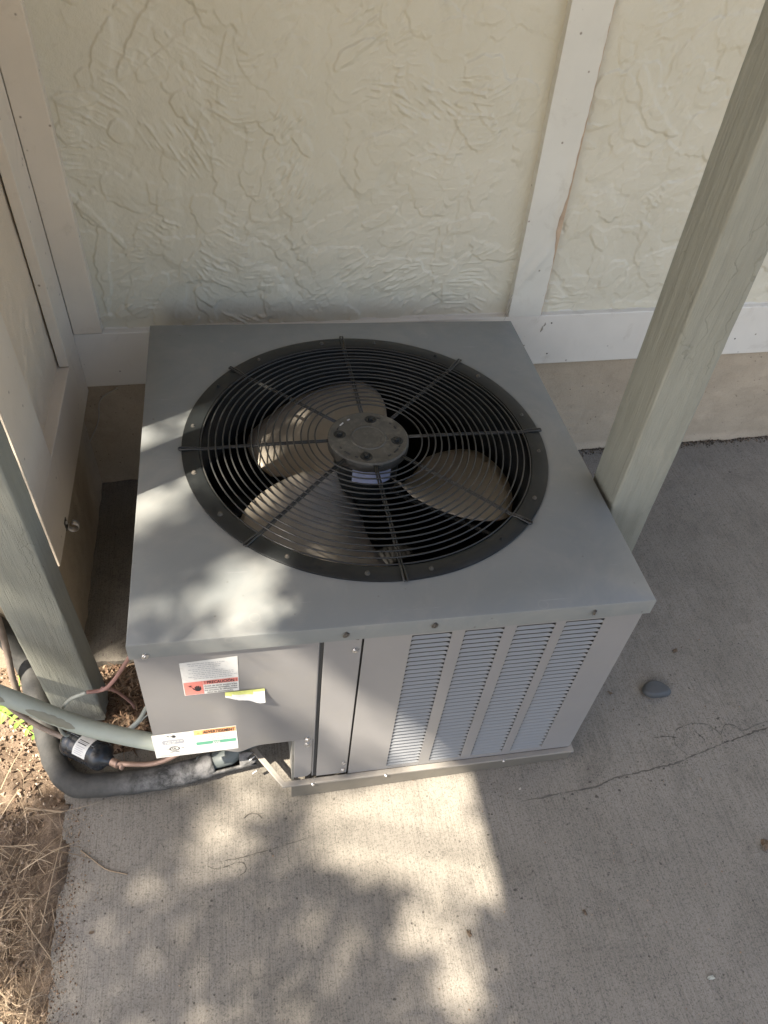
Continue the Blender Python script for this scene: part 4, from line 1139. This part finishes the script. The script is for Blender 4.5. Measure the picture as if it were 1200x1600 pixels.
def crumpled(label, x, y, s_, az, mat='dead_leaf', cat='dead leaf', name='dead_leaf', tall=.35):
    mb = MB(); n_ = 9; vs = [(0, 0, s_ * tall)]
    for k in range(n_):
        a = 2 * pi * k / n_; r_ = s_ * random.uniform(.55, 1.1) * (1 if k % 2 else .75); vs.append((r_ * cos(a), r_ * .55 * sin(a), random.uniform(0.0006, s_ * tall * 1.3)))
    mb.add(vs, [(0, 1 + k, 1 + (k + 1) % n_) for k in range(n_)])
    o = mb.build(name, M[mat], loc=(x, y, G + .0004)); o.rotation_euler = (0, 0, az); m_ = o.modifiers.new('t', 'SOLIDIFY'); m_.thickness = .0008
    tag(o, label, cat)
crumpled('brown dead leaf scrap above the gray stone on the right', .740, -.186, .010, .4)
crumpled('dark dead leaf scrap low on the sunlit concrete in the middle', .118, -.693, .010, 1.6)
crumpled('small dark seed on the concrete at lower left', -.524, -.594, .006, .2, cat='seed', name='seed')
crumpled('pale crumb on the concrete below the right end of the condenser', .282, -.453, .005, .9, 'cord', 'crumb', 'crumb')
crumpled('yellowish leaf bit near the lower right corner', .515, -.822, .010, .1, 'cable', 'dead leaf')
crumpled('dark brown leaf at the right edge of the concrete', .722, -.628, .020, 1.2, 'dead_leaf')
crumpled('dark twiggy scrap near the bottom right of the concrete', .333, -.690, .009, 1.9)
crumpled('tiny pale chip of plaster beside the condenser right edge', .520, -.118, .005, .9, 'cord', 'chip', 'chip')
crumpled('curled brown scrap close to the condenser foot on the right', .545, -.270, .008, 2.2)

crack([(.28, -.478), (.36, -.474), (.435, -.470), (.482, -.459), (.56, -.452), (.63, -.444), (.70, -.428), (.745, -.418)], .0015, mat='crack_pale')
crack([(.745, -.418), (.80, -.408), (.86, -.397), (.95, -.385), (1.1, -.36)], .0016)
crack([(.655, -.432), (.640, -.405), (.652, -.378), (.690, -.366), (.728, -.372), (.748, -.398), (.742, -.420)], .0009, mat='crack_pale')
crack([(.748, -.398), (.770, -.378), (.790, -.384), (.80, -.396), (.83, -.390), (.87, -.382)], .0011, mat='crack_pale')
crack([(.60, -.385), (.625, -.386), (.652, -.392)], .0010)
crack([(.695, -.382), (.702, -.395), (.708, -.404)], .0010)
crack([(-.33, -.512), (-.31, -.520), (-.27, -.514), (-.262, -.530), (-.285, -.545)], .0009)
crack([(-.31, -.508), (-.26, -.505), (-.20, -.497), (-.13, -.486)], .0008)

# ------------------------------------------------------------------ tree outside the frame whose leaves dapple the sun
tree = tag(empty('shade_tree', (-4.6, -2.7, G - .03)), 'leafy tree standing outside the picture at front left', 'tree')
T0 = Vector((-4.6, -2.7, G - .03))
tr = MB(); tr.tube(spline([(0, 0, 0), (.05, .03, 1.8), (.15, .1, 3.6), (.35, .25, 5.4), (.5, .4, 7.2)], 8), [.16 - .0028 * i for i in range(33)], 12)
tr.build('trunk', M['bark'], tree, 'all')
# lit patches, as seen from the sun, on the level of the concrete: (x, y, rx, ry, angle, strength)
LIT = [(.05, -.525, .21, .085, -.3, 1.0), (-.14, -.30, .12, .065, .3, 1.0), (.10, -.29, .08, .065, .2, 1.0), (.13, -.59, .075, .07, 0, .9), (.02, -.465, .17, .075, 0, 1.0), (-.03, -.480, .07, .05, 0, 1.0), (.12, -.43, .10, .05, 0, 1.0), (-.27, -.435, .085, .055, .3, .9), (-.37, -.52, .10, .035, .2, .45), (-.10, -.42, .06, .03, 0, .8),
       (-.22, -.515, .05, .018, .1, .7), (.10, -.545, .13, .065, .2, .9), (.045, -.670, .055, .06, .3, .85), (.085, -.755, .045, .07, .1, .85), (.16, -.62, .04, .04, 0, .55), (-.42, -.72, .06, .05, .4, .35), (-.3, -.80, .10, .04, .4, .3),
       (-.72, -.25, .14, .12, 0, 1.0), (-.74, -.06, .12, .10, 0, 1.0), (-.66, -.60, .04, .06, .3, .5), (-.72, -.75, .14, .09, .3, .9), (-.80, -.45, .10, .08, .1, .5), (-.53, .13, .10, .03, 0, .9), (-.53, -.10, .09, .045, 0, .9), (-.62, -.1, .06, .05, 0, .9),
       # what falls on the unit's top (top point + (.32, .18))
       (.00, .245, .11, .055, .4, .78), (-.03, .23, .04, .02, .4, 1.0), (.06, -.05, .16, .13, .5, .62), (-.06, -.04, .035, .12, 0, .72), (-.03, .03, .05, .065, 0, .88), (.03, -.055, .05, .03, .3, .82), (-.07, -.13, .04, .06, 0, .8), (-.02, -.10, .04, .02, .6, .6), (.08, .12, .065, .05, .3, 1.0), (.11, -.16, .07, .04, .2, .85), (.20, -.165, .045, .02, 0, .7), (.06, -.22, .05, .02, 0, .5), (.10, .02, .05, .04, 0, .3),
       # front of the unit
       (.075, -.305, .06, .055, .3, .95), (.14, -.345, .07, .035, 0, 1.0), (-.36, -.34, .06, .03, 0, .8), (-.05, -.345, .06, .018, 0, .8), (-.28, -.33, .05, .05, 0, .8), (-.07, -.30, .03, .06, 0, .30),
       # post and wall end
       (-.35, .02, .07, .12, .5, .45), (-.40, .12, .08, .08, 0, .8), (-.20, .16, .12, .07, .5, .75), (-.52, -.12, .05, .10, .5, .6)]
def lit(x, y):
    b = 0
    for cx, cy, rx, ry, a, s_ in LIT:
        dx, dy = x - cx, y - cy; p_ = dx * cos(a) + dy * sin(a); q = -dx * sin(a) + dy * cos(a)
        e = (p_ / rx) ** 2 + (q / ry) ** 2
        b = max(b, s_ * (1 if e < .7 else math.exp(-(e - .7) * 2.2)))
    return b
d3 = SUN_TRAVEL / -SUN_TRAVEL.z
rs = random.Random(4); vs = []; fs = []
cnt = 0
while cnt < 22000:
    x0_, y0_ = rs.uniform(-1.35, .75), rs.uniform(-1.35, .80)
    if rs.random() < lit(x0_, y0_) * 1.05: 
        continue
    cnt += 1
    hgt = rs.uniform(3.0, 6.3); c = Vector((x0_, y0_, G)) - d3 * hgt
    if c.x > -1.32 and c.z < 2.6: continue
    c = c - T0; e = Euler((rs.gauss(.5, .5), rs.gauss(-.3, .5), rs.uniform(0, 6.28))).to_matrix()
    L_, W_ = rs.uniform(.021, .038), rs.uniform(.010, .018); b_ = len(vs)
    for v in ((-L_, 0, 0), (-L_ * .2, -W_, .004), (L_, 0, -.004), (-L_ * .2, W_, .004)): vs.append(tuple(c + e @ Vector(v)))
    fs.append((b_, b_ + 1, b_ + 2, b_ + 3))
# the rest of the crown, away from the part the sun shines through onto the scene
for _ in range(9000):
    a = rs.uniform(0, 6.28); r_ = 1.7 * math.sqrt(rs.random()); c = Vector((.5 + r_ * cos(a) - .5, .4 + r_ * sin(a) - .6, 6.4 + rs.gauss(0, .8)))
    wpt = c + T0; gp = wpt + d3 * (wpt.z - G)
    if -1.4 < gp.x < .8 and -1.4 < gp.y < .85: continue
    e = Euler((rs.gauss(0, .6), rs.gauss(0, .6), rs.uniform(0, 6.28))).to_matrix(); L_, W_ = rs.uniform(.03, .055), rs.uniform(.014, .024); b_ = len(vs)
    for v in ((-L_, 0, 0), (-L_ * .2, -W_, .004), (L_, 0, -.004), (-L_ * .2, W_, .004)): vs.append(tuple(c + e @ Vector(v)))
    fs.append((b_, b_ + 1, b_ + 2, b_ + 3))
crown = MB().add(vs, fs); crown.build('crown', M['tree_leaf'], tree)
# one branch whose shadow slants over the bright concrete
for (a_, b_, h_, r0) in [((-.115, -.385), (-.215, -.49), 4.6, .010), ((-.60, -.33), (.25, -.58), 5.0, .007)]:
    p0 = Vector((a_[0], a_[1], G)) - d3 * h_ - T0; p1 = Vector((b_[0], b_[1], G)) - d3 * (h_ + .1) - T0
    MB().tube([p0 + (p0 - p1) * 1.2, p0, p1, p1 + (p1 - p0) * 2], [r0 * .6, r0, r0, r0 * 1.2], 8).build('branch', M['bark'], tree, 'all')
